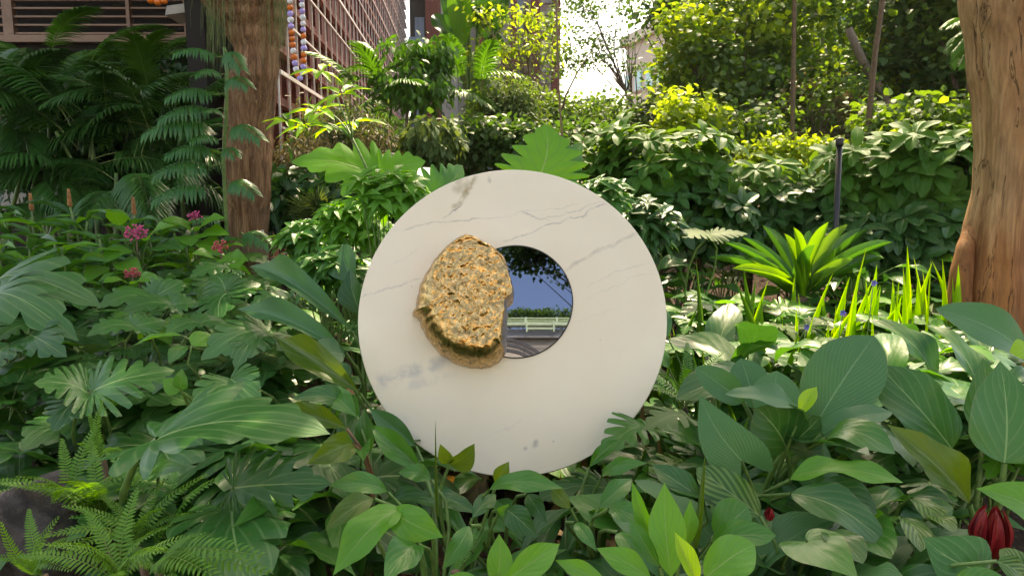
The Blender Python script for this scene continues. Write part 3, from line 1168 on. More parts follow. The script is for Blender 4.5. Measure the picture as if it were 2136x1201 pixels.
# unit fronds ------------------------------------------------------------------
def frond_mesh(key, mat, n=34, l0=0.33, lw=0.03, droop=0.35, rise=0.25, bulge=0.18, a0=68, a1=25, start=.14, seg=4, sag=0.0, prof=None, rachis=0.006):
    k = ('frond', key, mat)
    if k in LIB:
        return LIB[k]
    rs = random.Random(repr(key))
    V, Fq, UV = [], [], []

    def rpos(x):
        return Vector((x, 0, bulge * math.sin(math.pi * x ** .9) - sag * x * x))
    # rachis as a thin flat triangular prism
    m = 14
    for i in range(m):
        x = i / (m - 1)
        p = rpos(x)
        w_ = rachis * (1 - .75 * x)
        for q in ((0, -w_, 0), (0, w_, 0), (0, 0, -w_ * 1.6)):
            V.append((p.x + q[0], p.y + q[1], p.z + q[2]))
            UV.append((x, 0.5))
    for i in range(m - 1):
        for j in range(3):
            a, c = i * 3 + j, i * 3 + (j + 1) % 3
            Fq.append((a, c, c + 3, a + 3))
    for i in range(n):
        for sd in (-1, 1):
            f = (i + (0.25 if sd > 0 else 0)) / n
            x = start + (1 - start) * f
            p = rpos(x)
            g = (math.sin(math.pi * min(1, .12 + f * .86)) ** .6) if prof is None else prof(f)
            ll = l0 * g * rs.uniform(.9, 1.08) + .01
            a = R(a0 + (a1 - a0) * f + rs.uniform(-4, 4))
            d = Vector((math.cos(a), sd * math.sin(a), rise * (1 - .5 * f) + rs.uniform(-.06, .06)))
            d.normalize()
            up = Vector((0, 0, 1))
            side = d.cross(up).normalized()
            b0 = len(V)
            for t_ in range(seg + 1):
                t = t_ / seg
                c = p + d * (ll * t) + Vector((0, 0, -droop * ll * t * t))
                wv = lw * (math.sin(math.pi * (0.12 + 0.88 * t)) ** .7) * (0.6 + .4 * g)
                if t_ == seg:
                    wv = 0.0005
                for q in (-1, 0, 1):
                    pt = c + side * (wv * .5 * q) + Vector((0, 0, wv * .22 * abs(q)))
                    V.append(tuple(pt))
                    UV.append((t, .5 + .5 * q))
            for t_ in range(seg):
                for q in (0, 1):
                    a_ = b0 + t_ * 3 + q
                    Fq.append((a_, a_ + 3, a_ + 4, a_ + 1))
    me = np_mesh('frond', V, Fq, UV)
    me.materials.append(MATS[mat])
    LIB[k] = me
    return me


def uni_matrix(B, T, n):
    L = (T - B).length
    return leaf_matrix(B, T, n, L)


FROND = {
    'areca': lambda s, mat='leaf_palm': frond_mesh(('areca', s), mat, 40, .30, .026, .55, .35, .16, 62, 22, .18),
    'areca_dark': lambda s: frond_mesh(('arecad', s), 'leaf_palm_dark', 38, .30, .028, .7, .25, .2, 66, 22, .16),
    'fern': lambda s: frond_mesh(('fern', s), 'leaf_fern', 22, .13, .034, .25, .12, .16, 82, 45, .12, 3,
                                 prof=lambda f: (1 - f) ** .55 * min(1, .55 + f * 2)),
    'ferndark': lambda s: frond_mesh(('ferndk', s), 'leaf_mid', 22, .13, .032, .25, .12, .16, 82, 45, .12, 3,
                                     prof=lambda f: (1 - f) ** .55 * min(1, .55 + f * 2)),
    'climber': lambda s: frond_mesh(('climb', s), 'leaf_climber', 13, .34, .075, .75, .05, .16, 80, 40, .10, 5,
                                    prof=lambda f: (1 - .55 * f) * min(1, .6 + 2 * f)),
    'cycad': lambda s: frond_mesh(('cycad', s), 'leaf_palm', 22, .22, .03, .1, .4, .1, 60, 25, .12, 3),
}


# clouds of small leaves ----------------------------------------------------------
T8 = np.array([(0, 0, 0), (.33, 0, -.03), (.7, 0, -.05), (1, 0, -.14), (.3, .40, .05), (.68, .32, .02), (.3, -.40, .05), (.68, -.32, .02)], float)
F8 = np.array([(0, 1, 4), (1, 2, 4), (2, 5, 4), (2, 3, 5), (0, 6, 1), (1, 6, 2), (2, 6, 7), (2, 7, 3)], int)
U8 = np.array([(0, .5), (.33, .5), (.7, .5), (1, .5), (.3, .9), (.68, .85), (.3, .1), (.68, .15)])
T4 = np.array([(0, 0, 0), (.5, .38, .06), (1, 0, -.1), (.5, -.38, .06)], float)
F4 = np.array([(0, 2, 1), (0, 3, 2)], int)
U4 = np.array([(0, .5), (.5, .9), (1, .5), (.5, .1)])


def unit(a):
    return a / np.maximum(np.linalg.norm(a, axis=1, keepdims=True), 1e-9)


def leaf_cloud(name, P, Dr, N, S, mat, aspect=1.0, tpl=8):
    T_, F_, U_ = (T8, F8, U8) if tpl == 8 else (T4, F4, U4)
    n, k = len(P), len(T_)
    X = unit(Dr)
    Z = unit(N - X * np.sum(N * X, axis=1, keepdims=True))
    Y = np.cross(Z, X)
    S = np.asarray(S).reshape(n, 1, 1)
    V = P[:, None, :] + S * (T_[None, :, 0:1] * X[:, None, :] + aspect * T_[None, :, 1:2] * Y[:, None, :] + T_[None, :, 2:3] * Z[:, None, :])
    Fq = (F_[None] + (np.arange(n) * k)[:, None, None]).reshape(-1, 3)
    UV = np.tile(U_, (n, 1))
    me = np_mesh(name, V.reshape(-1, 3), Fq, UV)
    me.materials.append(MATS[mat])
    return me


def crown_points(c, rad, nclump, per, csize, flat=0.6, hollow=0.45, droop=0.3, shape=None):
    """leaf positions in clumps filling an ellipsoid, denser towards its skin"""
    c, rad = np.array(c, float), np.array(rad, float)
    d = unit(rng.normal(size=(nclump, 3)))
    r = (hollow + (1 - hollow) * rng.random((nclump, 1)) ** .6)
    r *= np.array([[.78 + .65 * noise.noise(Vector(q) * 1.6 + Vector(c))] for q in d])
    cc = c + d * r * rad
    if shape == 'box':
        # an open, uneven wall of foliage: clumps fill a block, thinned where a noise field is low
        L = []
        while len(L) < nclump:
            q = c + rng.uniform(-1, 1, 3) * rad
            if noise.noise(Vector(q) * 0.9) > rng.uniform(-.55, .25):
                L.append(q)
        cc = np.array(L)
    cs = csize * rng.uniform(.6, 1.35, (nclump, 1))
    P, Dr, N = [], [], []
    cnt = np.maximum(4, (per * rng.uniform(.5, 1.4, nclump)).astype(int))
    idx = np.repeat(np.arange(nclump), cnt)
    off = unit(rng.normal(size=(len(idx), 3))) * (rng.random((len(idx), 1)) ** .5)
    off[:, 2] *= flat
    P = cc[idx] + off * cs[idx]
    Dr = off + rng.normal(size=off.shape) * .45
    Dr[:, 2] -= droop
    N = np.zeros_like(Dr)
    N[:, 2] = 1
    N += off * .5 + rng.normal(size=N.shape) * .45
    return P, Dr, N, cc


def tree(name, label, root, height, crown_c, crown_r, trunk_r, nclump, per, csize, leaf, mat, bark='bark_grey', group=None,
         nbr=10, tpl=8, aspect=1.0, droop=.3, flat=.6, hollow=.45, lean=None, cat='tree', keep=None, mats2=None, shape=None):
    t = thing(name, root, label, cat, group)
    top = Vector(crown_c) if lean is None else Vector(lean)
    mid = root.lerp(top, .5) + Vector((random.uniform(-.2, .2), random.uniform(-.2, .2), 0)) * (height * .12)
    pts = bez(root + Vector((0, 0, -.15)), root.lerp(mid, .7), mid.lerp(top, .4), top, 14)
    m = MB()
    m.tube(pts, [trunk_r * (1.25 if i == 0 else 1.0 - .72 * i / 13) for i in range(14)], 10)
    m.build('trunk', MATS[bark], t, True)
    P, Dr, N, cc = crown_points(crown_c, crown_r, nclump, per, csize, flat, hollow, droop, shape)
    order = rng.permutation(nclump)[:nbr]
    for q in order:
        e = Vector(cc[q])
        i = random.randint(6, 12)
        s = pts[i]
        mm = MB()
        k = s.lerp(e, .5) + Vector((random.uniform(-.15, .15), random.uniform(-.15, .15), random.uniform(0, .2))) * (e - s).length
        b0 = trunk_r * (.55 - .03 * i)
        mm.tube(bez(s, s.lerp(k, .6), k, e, 9), [max(.003, b0 * (1 - .88 * j / 8)) for j in range(9)], 6)
        mm.build('branch', MATS[bark], t, True)
    if keep is not None:
        ok = np.array([keep(p) for p in P])
        P, Dr, N = P[ok], Dr[ok], N[ok]
    n = len(P)
    S = leaf * rng.uniform(.65, 1.3, n)
    if mats2:
        sel = rng.random(n) < mats2[1]
        # whole clumps share a colour more often than not
        key = np.floor(P * 2.2).astype(int) @ np.array([73, 19, 7])
        sel = ((key * 2654435761 % 97) / 97.0) < mats2[1]
        for nm, msk in ((mat, ~sel), (mats2[0], sel)):
            if msk.sum():
                o = put('crown', leaf_cloud('crown', P[msk], Dr[msk], N[msk], S[msk], nm, aspect, tpl), t)
                o['kind'] = 'stuff'
    else:
        o = put('crown', leaf_cloud('crown', P, Dr, N, S, mat, aspect, tpl), t)
        o['kind'] = 'stuff'
    return t


def trunk_mesh(cen, rad, n=56, sub=10, flute=0.06, seed=0, fine=0.03, fq=9):
    """irregular trunk through centres with radii; fluted and gnarled in its geometry"""
    C, Rr = [], []
    for i in range(len(cen) - 1):
        for k in range(sub):
            f = k / sub
            f2 = f * f * (3 - 2 * f)
            C.append(cen[i].lerp(cen[i + 1], f))
            Rr.append(rad[i] * (1 - f2) + rad[i + 1] * f2)
    C.append(cen[-1])
    Rr.append(rad[-1])
    V = []
    for c, r in zip(C, Rr):
        for j in range(n):
            t = 2 * math.pi * j / n
            d = Vector((math.cos(t), math.sin(t), 0))
            q = Vector((d.x * 2.2, d.y * 2.2, c.z * .35 + seed))
            k = 1 + flute * noise.noise(q) * 1.6 + fine * noise.fractal(Vector((d.x * fq, d.y * fq, c.z * 1.6 + seed)), .8, 2.1, 4)
            V.append(tuple(c + d * r * k))
    m = len(C)
    Fq = [(i * n + j, i * n + (j + 1) % n, (i + 1) * n + (j + 1) % n, (i + 1) * n + j) for i in range(m - 1) for j in range(n)]
    return np_mesh('trunk', V, Fq)

# ------------------------------------------------------------------ the two big trunks in view
def clear_of_sun(p):
    """True where a crown leaf may hang without shading the sunlit bed at the right"""
    q = Vector(p)
    t = (q.z - 1.0) / SUND.z
    g = q - SUND * t
    return not ((g.x > 0.75 and 2.75 < g.y < 13) or (-1.5 < g.x < 1 and 3.3 < g.y < 5.4) or (-3 < g.x < 1 and 7.2 < g.y < 13))


def left_tree():
    Y = 6.0
    root = at(516, 520, Y)
    root.z = gz(root.x, Y) - .1
    t = thing('fibrous_bark_tree', root, 'reddish brown fibrous trunk rising behind the pink flowers, left of the disc', 'tree')
    rows = [(522, 700, 40), (519, 560, 35), (518, 500, 33), (516, 450, 36), (515, 400, 38), (513, 340, 41), (515, 280, 42), (519, 220, 44), (527, 160, 42), (535, 110, 40), (530, 70, 54), (520, 35, 72), (512, 5, 84), (506, -35, 92)]
    cen = [at(a, b_, Y + .03 * math.sin(b_ * .03)) for a, b_, _ in rows]
    rad = [r / F * Y for _, _, r in rows]
    put('trunk', trunk_mesh(cen, rad, 120, 16, flute=.14, seed=2.0, fine=.07, fq=14), t, MATS['bark_fibrous'])
    top = cen[-1]
    tips = []
    for i, (dx, dy, dz, r0) in enumerate([(-1.1, .9, 2.6, .15), (-.8, 1.5, 2.8, .15), (1.0, .8, 2.6, .17), (.6, 2.6, 2.0, .12), (-2.0, 2.4, 2.6, .13), (-1.6, -.4, 3.0, .1)]):
        e = top + Vector((dx, dy, dz))
        m = MB()
        m.tube(bez(top + Vector((0, 0, -.35)), top + Vector((dx * .22, dy * .15, .45)), top.lerp(e, .6) + Vector((0, 0, .3)), e, 12),
               [r0 * .85 * (1 - .75 * j / 11) for j in range(12)], 14)
        m.build('limb', MATS['bark_fibrous'], t, True)
        tips.append(e)
    P, Dr, N, cc = crown_points((-3.0, 7.6, 6.6), (4.6, 3.6, 2.1), 230, 62, .8, .5, .25)
    ok = np.array([proj(Vector(p))[1] < -40 and clear_of_sun(p) for p in P])
    P, Dr, N = P[ok], Dr[ok], N[ok]
    o = put('crown', leaf_cloud('crown', P, Dr, N, .17 * rng.uniform(.7, 1.3, len(P)), 'leaf_tree_dark', 1.0, 8), t)
    o['kind'] = 'stuff'
    # hanging hair-like aerial roots round the fork
    V = MB()
    for k in range(190):
        px = random.choice([random.gauss(450, 20), random.gauss(450, 20), random.gauss(582, 14), random.uniform(430, 600)])
        py0 = random.uniform(-60, 20)
        py1 = py0 + random.uniform(50, 150) * (1.1 if 430 < px < 600 else .6)
        dy = random.uniform(-.35, .05)
        a = at(px, py0, Y + dy)
        b_ = at(px + random.gauss(0, 3), py1, Y + dy)
        mid = a.lerp(b_, .5) + Vector((random.gauss(0, .012), 0, 0))
        V.tube([a, mid, b_], [.0016, .0014, .0007], 3, False)
    o = V.build('aerial_roots', MATS['aerial_root'], t)
    o['kind'] = 'stuff'
    # small numbered tag on the bark, left blank
    p = at(546, 483, Y - rad[1] - .012)
    slab('tree_tag', 'label_white', t, tuple(p), (.03, .006, .024))


def right_tree():
    Y = 4.0
    root = at(2062, 690, Y)
    root.z = gz(root.x, Y) - .1
    t = thing('peeling_bark_tree', root, 'smooth orange brown peeling trunk at the right edge', 'tree')
    rows = [(2066, 900, 1982), (2062, 690, 1984), (2062, 610, 1992), (2066, 540, 2004), (2078, 470, 2020), (2096, 400, 2038), (2104, 320, 2043), (2110, 240, 2042),
            (2112, 120, 2033), (2116, 0, 2022), (2126, -160, 2030)]
    cen = [at(a, b_, Y) for a, b_, _ in rows]
    rad = [(a - l) / F * Y for a, _, l in rows]
    put('trunk', trunk_mesh(cen, rad, 120, 16, seed=5.0, flute=.08, fine=.028, fq=11), t, MATS['bark_smooth'])
    # buttress on the left of the foot
    m = [at(2022, 470, Y), at(2014, 520, Y - .05), at(2006, 570, Y - .08), at(2000, 640, Y - .1), at(1996, 720, Y - .1)]
    put('buttress', trunk_mesh(m, [.02, .045, .055, .06, .075], 28, 8, .1, 4.0), t, MATS['bark_smooth'])
    top = cen[-1]
    for i, (dx, dy, dz, r0) in enumerate([(1.6, 1.5, 3.2, .17), (-1.2, 1.8, 2.6, .13), (.6, -1.5, 3.0, .13), (2.4, .2, 2.0, .12), (-1.6, .6, 2.0, .1)]):
        e = top + Vector((dx, dy, dz))
        mm = MB()
        mm.tube(bez(top + Vector((0, 0, -.3)), top + Vector((dx * .15, dy * .15, .5)), top.lerp(e, .6) + Vector((0, 0, .3)), e, 12),
                [r0 * (1 - .75 * j / 11) for j in range(12)], 10)
        mm.build('limb', MATS['bark_smooth'], t, True)
    P, Dr, N, cc = crown_points((1.9, 6.0, 6.6), (3.4, 3.0, 2.0), 200, 62, .75, .5, .2)
    ok = np.array([proj(Vector(p))[1] < -40 and clear_of_sun(p) for p in P])
    P, Dr, N = P[ok], Dr[ok], N[ok]
    o = put('crown', leaf_cloud('crown', P, Dr, N, .16 * rng.uniform(.7, 1.3, len(P)), 'leaf_tree', 1.0, 8), t)
    o['kind'] = 'stuff'


left_tree()
right_tree()

# trees behind the photographer: one bough hangs into the mirror's view, others line the terrace
def mirror_trees():
    root = Vector((3.6, -4.2, 0))
    cc_ = in_mirror(1135, 538, -3.4)
    tree('overhanging_tree', 'dark leafy boughs hanging across the top of the mirror reflection', root, 7, in_mirror(1140, 528, -3.4), (1.3, .8, .33), .06, 52, 55, .26, .065,
         'leaf_tree_dark', nbr=14, tpl=8, hollow=.1, lean=(cc_.x + 1.0, -3.8, cc_.z))
    for i in range(13):
        c = in_mirror(1050 + i * 14 + random.uniform(-4, 4), 655 + random.uniform(-4, 4), -32)
        r = Vector((c.x, -32, c.z - 1.6))
        w_ = random.uniform(.7, 1.3)
        tree('distant_tree', place_in_row(i), r, 1.6, (c.x, -32, c.z - .2), (.9 * w_, .6, .5 * w_), .05, 14, 26, .34, .16,
             'leaf_tree', group='trees along the walkway', nbr=3, tpl=4, cat='tree')


def place_in_row(i):
    names = ['first', 'second', 'third', 'fourth', 'fifth', 'sixth', 'seventh', 'eighth', 'ninth', 'tenth', 'eleventh', 'twelfth', 'thirteenth']
    return names[i] + ' small tree from the right along the walkway mirrored in the disc'


mirror_trees()

# ------------------------------------------------------------------ background planting
def B3(px, py, Y):
    p = at(px, py, Y)
    return (p.x, p.y, p.z)


def rt(px, Y):
    p = at(px, 400, Y)
    return Vector((p.x, Y, gz(p.x, Y)))


def px2m(px, Y):
    return px / F * Y


def bgtree(name, label, px, py, Y, rx, rz, nclump, per, csize, leaf, mat, trunk_px=None, tr=.08, ry=None, **kw):
    c = B3(px, py, Y)
    rad = (px2m(rx, Y), ry or px2m(rx, Y) * .8, px2m(rz, Y))
    root = rt(trunk_px or px, Y)
    return tree(name, label, root, c[2], c, rad, tr, nclump, per, csize, leaf, mat, **kw)


# right-hand wood; yellow and dark leaf clumps imitate sunlit and unlit parts
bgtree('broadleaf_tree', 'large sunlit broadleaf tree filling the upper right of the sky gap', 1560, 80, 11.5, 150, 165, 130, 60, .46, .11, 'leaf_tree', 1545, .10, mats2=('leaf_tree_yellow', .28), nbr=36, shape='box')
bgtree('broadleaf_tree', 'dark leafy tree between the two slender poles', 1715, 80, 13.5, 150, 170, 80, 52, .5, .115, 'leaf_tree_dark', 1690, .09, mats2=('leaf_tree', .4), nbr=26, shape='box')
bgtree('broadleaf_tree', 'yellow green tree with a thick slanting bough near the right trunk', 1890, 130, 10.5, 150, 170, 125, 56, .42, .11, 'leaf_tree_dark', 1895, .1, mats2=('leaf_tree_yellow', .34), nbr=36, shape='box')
bgtree('broadleaf_tree', 'tall dark crown close against the peeling trunk at the top right', 1985, 60, 9.5, 80, 160, 70, 50, .4, .115, 'leaf_tree_dark', 2010, .07, mats2=('leaf_tree', .5), nbr=16, shape='box')
bgtree('broadleaf_tree', 'dark wood far behind the slender poles', 1700, 170, 16, 310, 130, 150, 56, .7, .14, 'leaf_tree_dark', 1800, .12, mats2=('leaf_tree', .35), nbr=24, shape='box', tpl=4, ry=2.0)
bgtree('broadleaf_tree', 'small leaning dark tree with bare twigs under the large sunlit tree', 1590, 225, 10.5, 95, 70, 46, 40, .38, .10, 'leaf_tree_dark', 1520, .06, mats2=('leaf_tree', .4), nbr=34, shape='box')
bgtree('broadleaf_tree', 'hazy far tree low in the sky gap left of the cream block', 1250, 236, 24, 80, 38, 50, 50, .6, .14, 'leaf_tree', 1250, .06, tpl=4, hollow=.1)
bgtree('broadleaf_tree', 'feathery boughs spreading across the top of the white sky', 1245, 45, 16, 95, 95, 84, 34, .5, .085, 'leaf_tree_dark', 1420, .05, tpl=4, nbr=40, flat=.25, droop=.1, shape='box')
bgtree('broadleaf_tree', 'dark high boughs above the cream block', 1375, -5, 13, 60, 35, 26, 46, .4, .10, 'leaf_tree_dark', 1430, .06, tpl=8, nbr=10, shape='box')
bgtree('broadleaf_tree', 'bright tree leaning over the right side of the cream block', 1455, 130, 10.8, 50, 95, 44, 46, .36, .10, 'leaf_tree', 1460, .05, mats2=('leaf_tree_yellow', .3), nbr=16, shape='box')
bgtree('sun_tinted_shrub', 'shrub with sunlight painted yellow into its leaves in front of the right wood', 1445, 245, 9.0, 60, 40, 36, 40, .28, .09, 'leaf_tree_yellow', 1440, .03, cat='shrub', nbr=12, shape='box')  # sunlight on this shrub and the next is put into the leaf colour
bgtree('sun_tinted_shrub', 'low bush with sunlight put into its leaf colour in the gap behind the hedge', 1640, 345, 8.6, 100, 45, 56, 50, .28, .07, 'leaf_tree_yellow', 1640, .03, cat='shrub', nbr=14, mats2=('leaf_tree', .5), shape='box')
bgtree('thin_bush', 'brownish thin-leaved bush between the poles above the hedge', 1715, 250, 9.5, 85, 80, 60, 36, .34, .06, 'leaf_bamboo', 1700, .03, cat='shrub', nbr=40, mats2=('leaf_tree', .6), shape='box')
bgtree('dark_bush', 'dark bush with bare stems left of the first slender pole', 1550, 285, 9.2, 90, 50, 50, 46, .34, .08, 'leaf_tree_dark', 1560, .03, cat='shrub', nbr=34, mats2=('leaf_tree', .4), shape='box')
bgtree('dark_bush', 'small leaved green bush in the middle distance right of the slender tree', 1215, 265, 12.5, 100, 45, 76, 70, .42, .075, 'leaf_tree_dark', 1215, .04, cat='shrub', nbr=12, shape='box', mats2=('leaf_tree', .5))
bgtree('dark_bush', 'small leaved green bush below the cream block', 1335, 262, 12, 90, 42, 66, 66, .42, .075, 'leaf_tree', 1340, .04, cat='shrub', nbr=12, mats2=('leaf_tree_dark', .5), shape='box')
bgtree('dark_bush', 'dense dark bush directly behind the upright lobed leaf', 1170, 310, 8.5, 90, 40, 50, 60, .32, .075, 'leaf_tree_dark', 1170, .03, cat='shrub', nbr=6, shape='box')
bgtree('dark_bush', 'low shaded bush at the foot of the paddle-leaved plant', 985, 310, 8.5, 85, 48, 50, 60, .32, .085, 'leaf_tree_dark', 985, .03, cat='shrub', nbr=6, shape='box')
bgtree('dark_bush', 'bush with glossy leaves behind the hedge near the right trunk', 1920, 265, 8.2, 120, 45, 64, 50, .34, .09, 'leaf_tree', 1960, .03, cat='shrub', nbr=14, mats2=('leaf_tree_yellow', .35), shape='box')
# centre
bgtree('drooping_leaf_tree', 'small tree with a thin trunk and drooping dark leaves before the lattice', 855, 150, 9.0, 72, 60, 40, 40, .26, .105, 'leaf_palm', 840, .035, nbr=14, aspect=.6, droop=1.3, shape='box')
bgtree('drooping_shrub', 'pale drooping shrub right of the thin-trunked small tree', 905, 285, 7.6, 48, 34, 22, 46, .2, .13, 'leaf_grey', 900, .03, cat='shrub', nbr=6, aspect=.6, droop=1.2)
bgtree('bamboo_clump', 'brownish fine-leaved bamboo in front of the terracotta fins', 700, 290, 8.0, 95, 80, 60, 46, .36, .085, 'leaf_bamboo', 720, .025, cat='bamboo', nbr=26, aspect=.35, droop=.8, hollow=.1, mats2=('leaf_grey', .3))
bgtree('bamboo_clump', 'drooping brown bamboo just right of the fibrous trunk', 640, 350, 7.4, 70, 80, 44, 46, .32, .085, 'leaf_bamboo', 640, .02, cat='bamboo', nbr=22, aspect=.3, droop=1.0, hollow=.1, mats2=('leaf_palm_dark', .3))
bgtree('bamboo_clump', 'dense brown bamboo left of the pale drooping shrub', 785, 320, 7.8, 60, 60, 44, 50, .3, .08, 'leaf_bamboo', 780, .02, cat='bamboo', nbr=20, aspect=.3, droop=.9, hollow=.1, mats2=('leaf_grey', .35))
bgtree('willowy_shrub', 'tall grey green willowy shrub behind the disc', 1055, 230, 9.2, 78, 82, 80, 75, .3, .07, 'leaf_grey', 1060, .03, cat='shrub', nbr=14, aspect=.45, droop=.7, hollow=.1, mats2=('leaf_tree', .35))
bgtree('slender_tree', 'slender tree with yellow green sprays in front of the apartment block', 1085, 80, 10.5, 85, 70, 46, 26, .32, .08, 'leaf_tree_yellow', 1128, .055, nbr=36, aspect=.6, shape='box', flat=.35, lean=B3(1105, 100, 10.5), mats2=('leaf_tree', .35))

# tall dark understorey behind the palms so no bare ground shows through
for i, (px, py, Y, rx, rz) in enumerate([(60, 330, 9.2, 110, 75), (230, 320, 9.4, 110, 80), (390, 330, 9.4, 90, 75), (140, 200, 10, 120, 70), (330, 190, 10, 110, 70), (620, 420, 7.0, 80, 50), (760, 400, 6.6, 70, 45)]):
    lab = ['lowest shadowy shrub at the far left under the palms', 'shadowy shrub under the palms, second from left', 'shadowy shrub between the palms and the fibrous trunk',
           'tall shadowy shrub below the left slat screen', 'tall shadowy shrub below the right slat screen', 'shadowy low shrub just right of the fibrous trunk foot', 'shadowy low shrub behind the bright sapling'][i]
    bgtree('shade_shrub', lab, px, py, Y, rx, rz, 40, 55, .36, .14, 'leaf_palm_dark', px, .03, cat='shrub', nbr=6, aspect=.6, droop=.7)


# poles, post, hanging stems --------------------------------------------------------
def pole(name, label, pts, Y, r0, r1, mat, cat):
    m = MB()
    P = [at(a, b_, Y) for a, b_ in pts]
    n = len(P)
    m.tube(P, [r0 + (r1 - r0) * i / (n - 1) for i in range(n)], 8)
    if cat == 'tree':
        t = thing(name, P[0], label, cat)
        return m.build('trunk', MATS[mat], t, True)
    o = m.build(name, MATS[mat], None, True)
    return tag(o, label, cat)


pole('slender_tree', 'thin straight brown trunk between the two right-hand trees', [(1648, 420), (1652, 300), (1655, 150), (1657, 0), (1660, -120)], 8.6, .03, .024, 'stem_brown', 'tree')
pole('slender_tree', 'thin dark trunk leaning to the right in front of the right wood', [(1796, 420), (1806, 320), (1815, 220), (1826, 110), (1840, 10), (1856, -120)], 8.0, .034, .026, 'stem_brown', 'tree')
pole('slanting_bough', 'thick dark bough slanting behind the leaning thin trunk', [(1770, 60), (1800, 130), (1840, 195), (1866, 250), (1890, 330), (1895, 420)], 9.6, .05, .085, 'bark_grey', 'bough')
pole('hanging_vine', 'thin tan vine hanging straight down to the top of the disc', [(1160, -40), (1163, 120), (1168, 230), (1174, 300), (1177, 352)], 3.8, .0045, .0055, 'dry_sheath', 'vine')
pole('bare_sapling', 'bare forked sapling stem rising beside the white sky', [(1165, 260), (1180, 200), (1205, 150), (1232, 108)], 9.5, .016, .006, 'stem_brown', 'sapling')


def garden_post():
    Y = 4.95
    b_ = at(1749, 480, Y)
    t = thing('garden_post', (b_.x, Y, gz(b_.x, Y)), 'black garden lamp post standing in the hedge', 'post')
    m = MB()
    m.tube([Vector((b_.x, Y, gz(b_.x, Y))), at(1751, 305, Y)], .019, 12)
    m.build('shaft', MATS['black_paint'], t, True)
    m = MB()
    p = at(1751, 305, Y)
    m.tube([p, p + Vector((0, 0, .012)), p + Vector((0, 0, .05)), p + Vector((0, 0, .055))], [.024, .026, .026, .012], 12)
    m.build('cap', MATS['steel_dark'], t, True)


garden_post()


def sphere_mesh(name, mat, n=12):
    V, Fq = [], []
    for j in range(1, n):
        for i in range(2 * n):
            a, c = math.pi * j / n, math.pi * i / n
            V.append((math.sin(a) * math.cos(c), math.sin(a) * math.sin(c), math.cos(a)))
    V += [(0, 0, 1), (0, 0, -1)]
    m = 2 * n
    for j in range(n - 2):
        for i in range(m):
            Fq.append((j * m + i, (j + 1) * m + i, (j + 1) * m + (i + 1) % m, j * m + (i + 1) % m))
    for i in range(m):
        Fq.append((len(V) - 2, i, (i + 1) % m))
        Fq.append((len(V) - 1, (n - 2) * m + (i + 1) % m, (n - 2) * m + i))
    me = bpy.data.meshes.new(name)
    me.from_pydata(V, [], Fq)
    me.polygons.foreach_set('use_smooth', np.ones(len(me.polygons), dtype=bool))
    me.materials.append(MATS[mat])
    return me


def garlands():
    bm = {k: sphere_mesh('bead', 'bead_' + k) for k in ('orange', 'lilac', 'clear')}
    seq = ['lilac', 'clear', 'orange', 'lilac', 'clear', 'lilac', 'orange', 'clear', 'lilac', 'clear', 'orange']

    def run(label, path, Y, r, ysw=0.0):
        t = thing('bead_garland', at(*path[0], Y), label, 'garland')
        pts = [at(a, b_, Y + ysw * i) for i, (a, b_) in enumerate(path)]
        m = MB()
        m.tube(pts, .0022, 5, False)
        m.build('cord', MATS['cord_black'], t)
        step, acc, k = r * 1.92, 0.0, 0
        for a, b_ in zip(pts, pts[1:]):
            L = (b_ - a).length
            while acc < L:
                p = a.lerp(b_, acc / L)
                s = r * random.uniform(.88, 1.08)
                put('bead', bm[seq[k % len(seq)] if random.random() < .8 else random.choice(seq)], t, None,
                    Matrix.Translation(p) @ Matrix.Diagonal((s, s, s * random.uniform(.85, 1.0), 1)))
                acc += step
                k += 1
            acc -= L
    run('loop of orange, lilac and clear glass beads hanging beside the fibrous trunk', [(604, -10), (606, 40), (610, 90), (616, 140), (624, 166), (632, 150), (634, 100), (632, 50), (629, 0), (627, -40)], 5.3, .022)
    run('short swag of lilac and clear beads at the top of the slat screen', [(270, -60), (300, -8), (318, 3), (335, 6), (350, 0), (372, -40)], 5.6, .027)


garlands()

# ------------------------------------------------------------------ hedge of large-leaved shrubs (right)
def whorl(P, axis, n, L, out_leaf, droop=.35):
    """n leaves spreading from P round an axis; out_leaf(B, T, normal, W)"""
    axis = axis.normalized()
    a = Vector((1, 0, 0)) if abs(axis.x) < .8 else Vector((0, 1, 0))
    u = (a - axis * a.dot(axis)).normalized()
    v = axis.cross(u)
    t0 = random.uniform(0, 6.28)
    for i in range(n):
        t = t0 + 2 * math.pi * i / n + random.uniform(-.3, .3)
        d = (u * math.cos(t) + v * math.sin(t)) + axis * random.uniform(.05, .5) + Vector((0, 0, -droop * random.uniform(.5, 1.3)))
        d.normalize()
        ll = L * random.uniform(.7, 1.2)
        B = P + d * ll * .12
        out_leaf(B, B + d * ll, axis + Vector((0, -.15, .5)), ll * random.uniform(.42, .55))


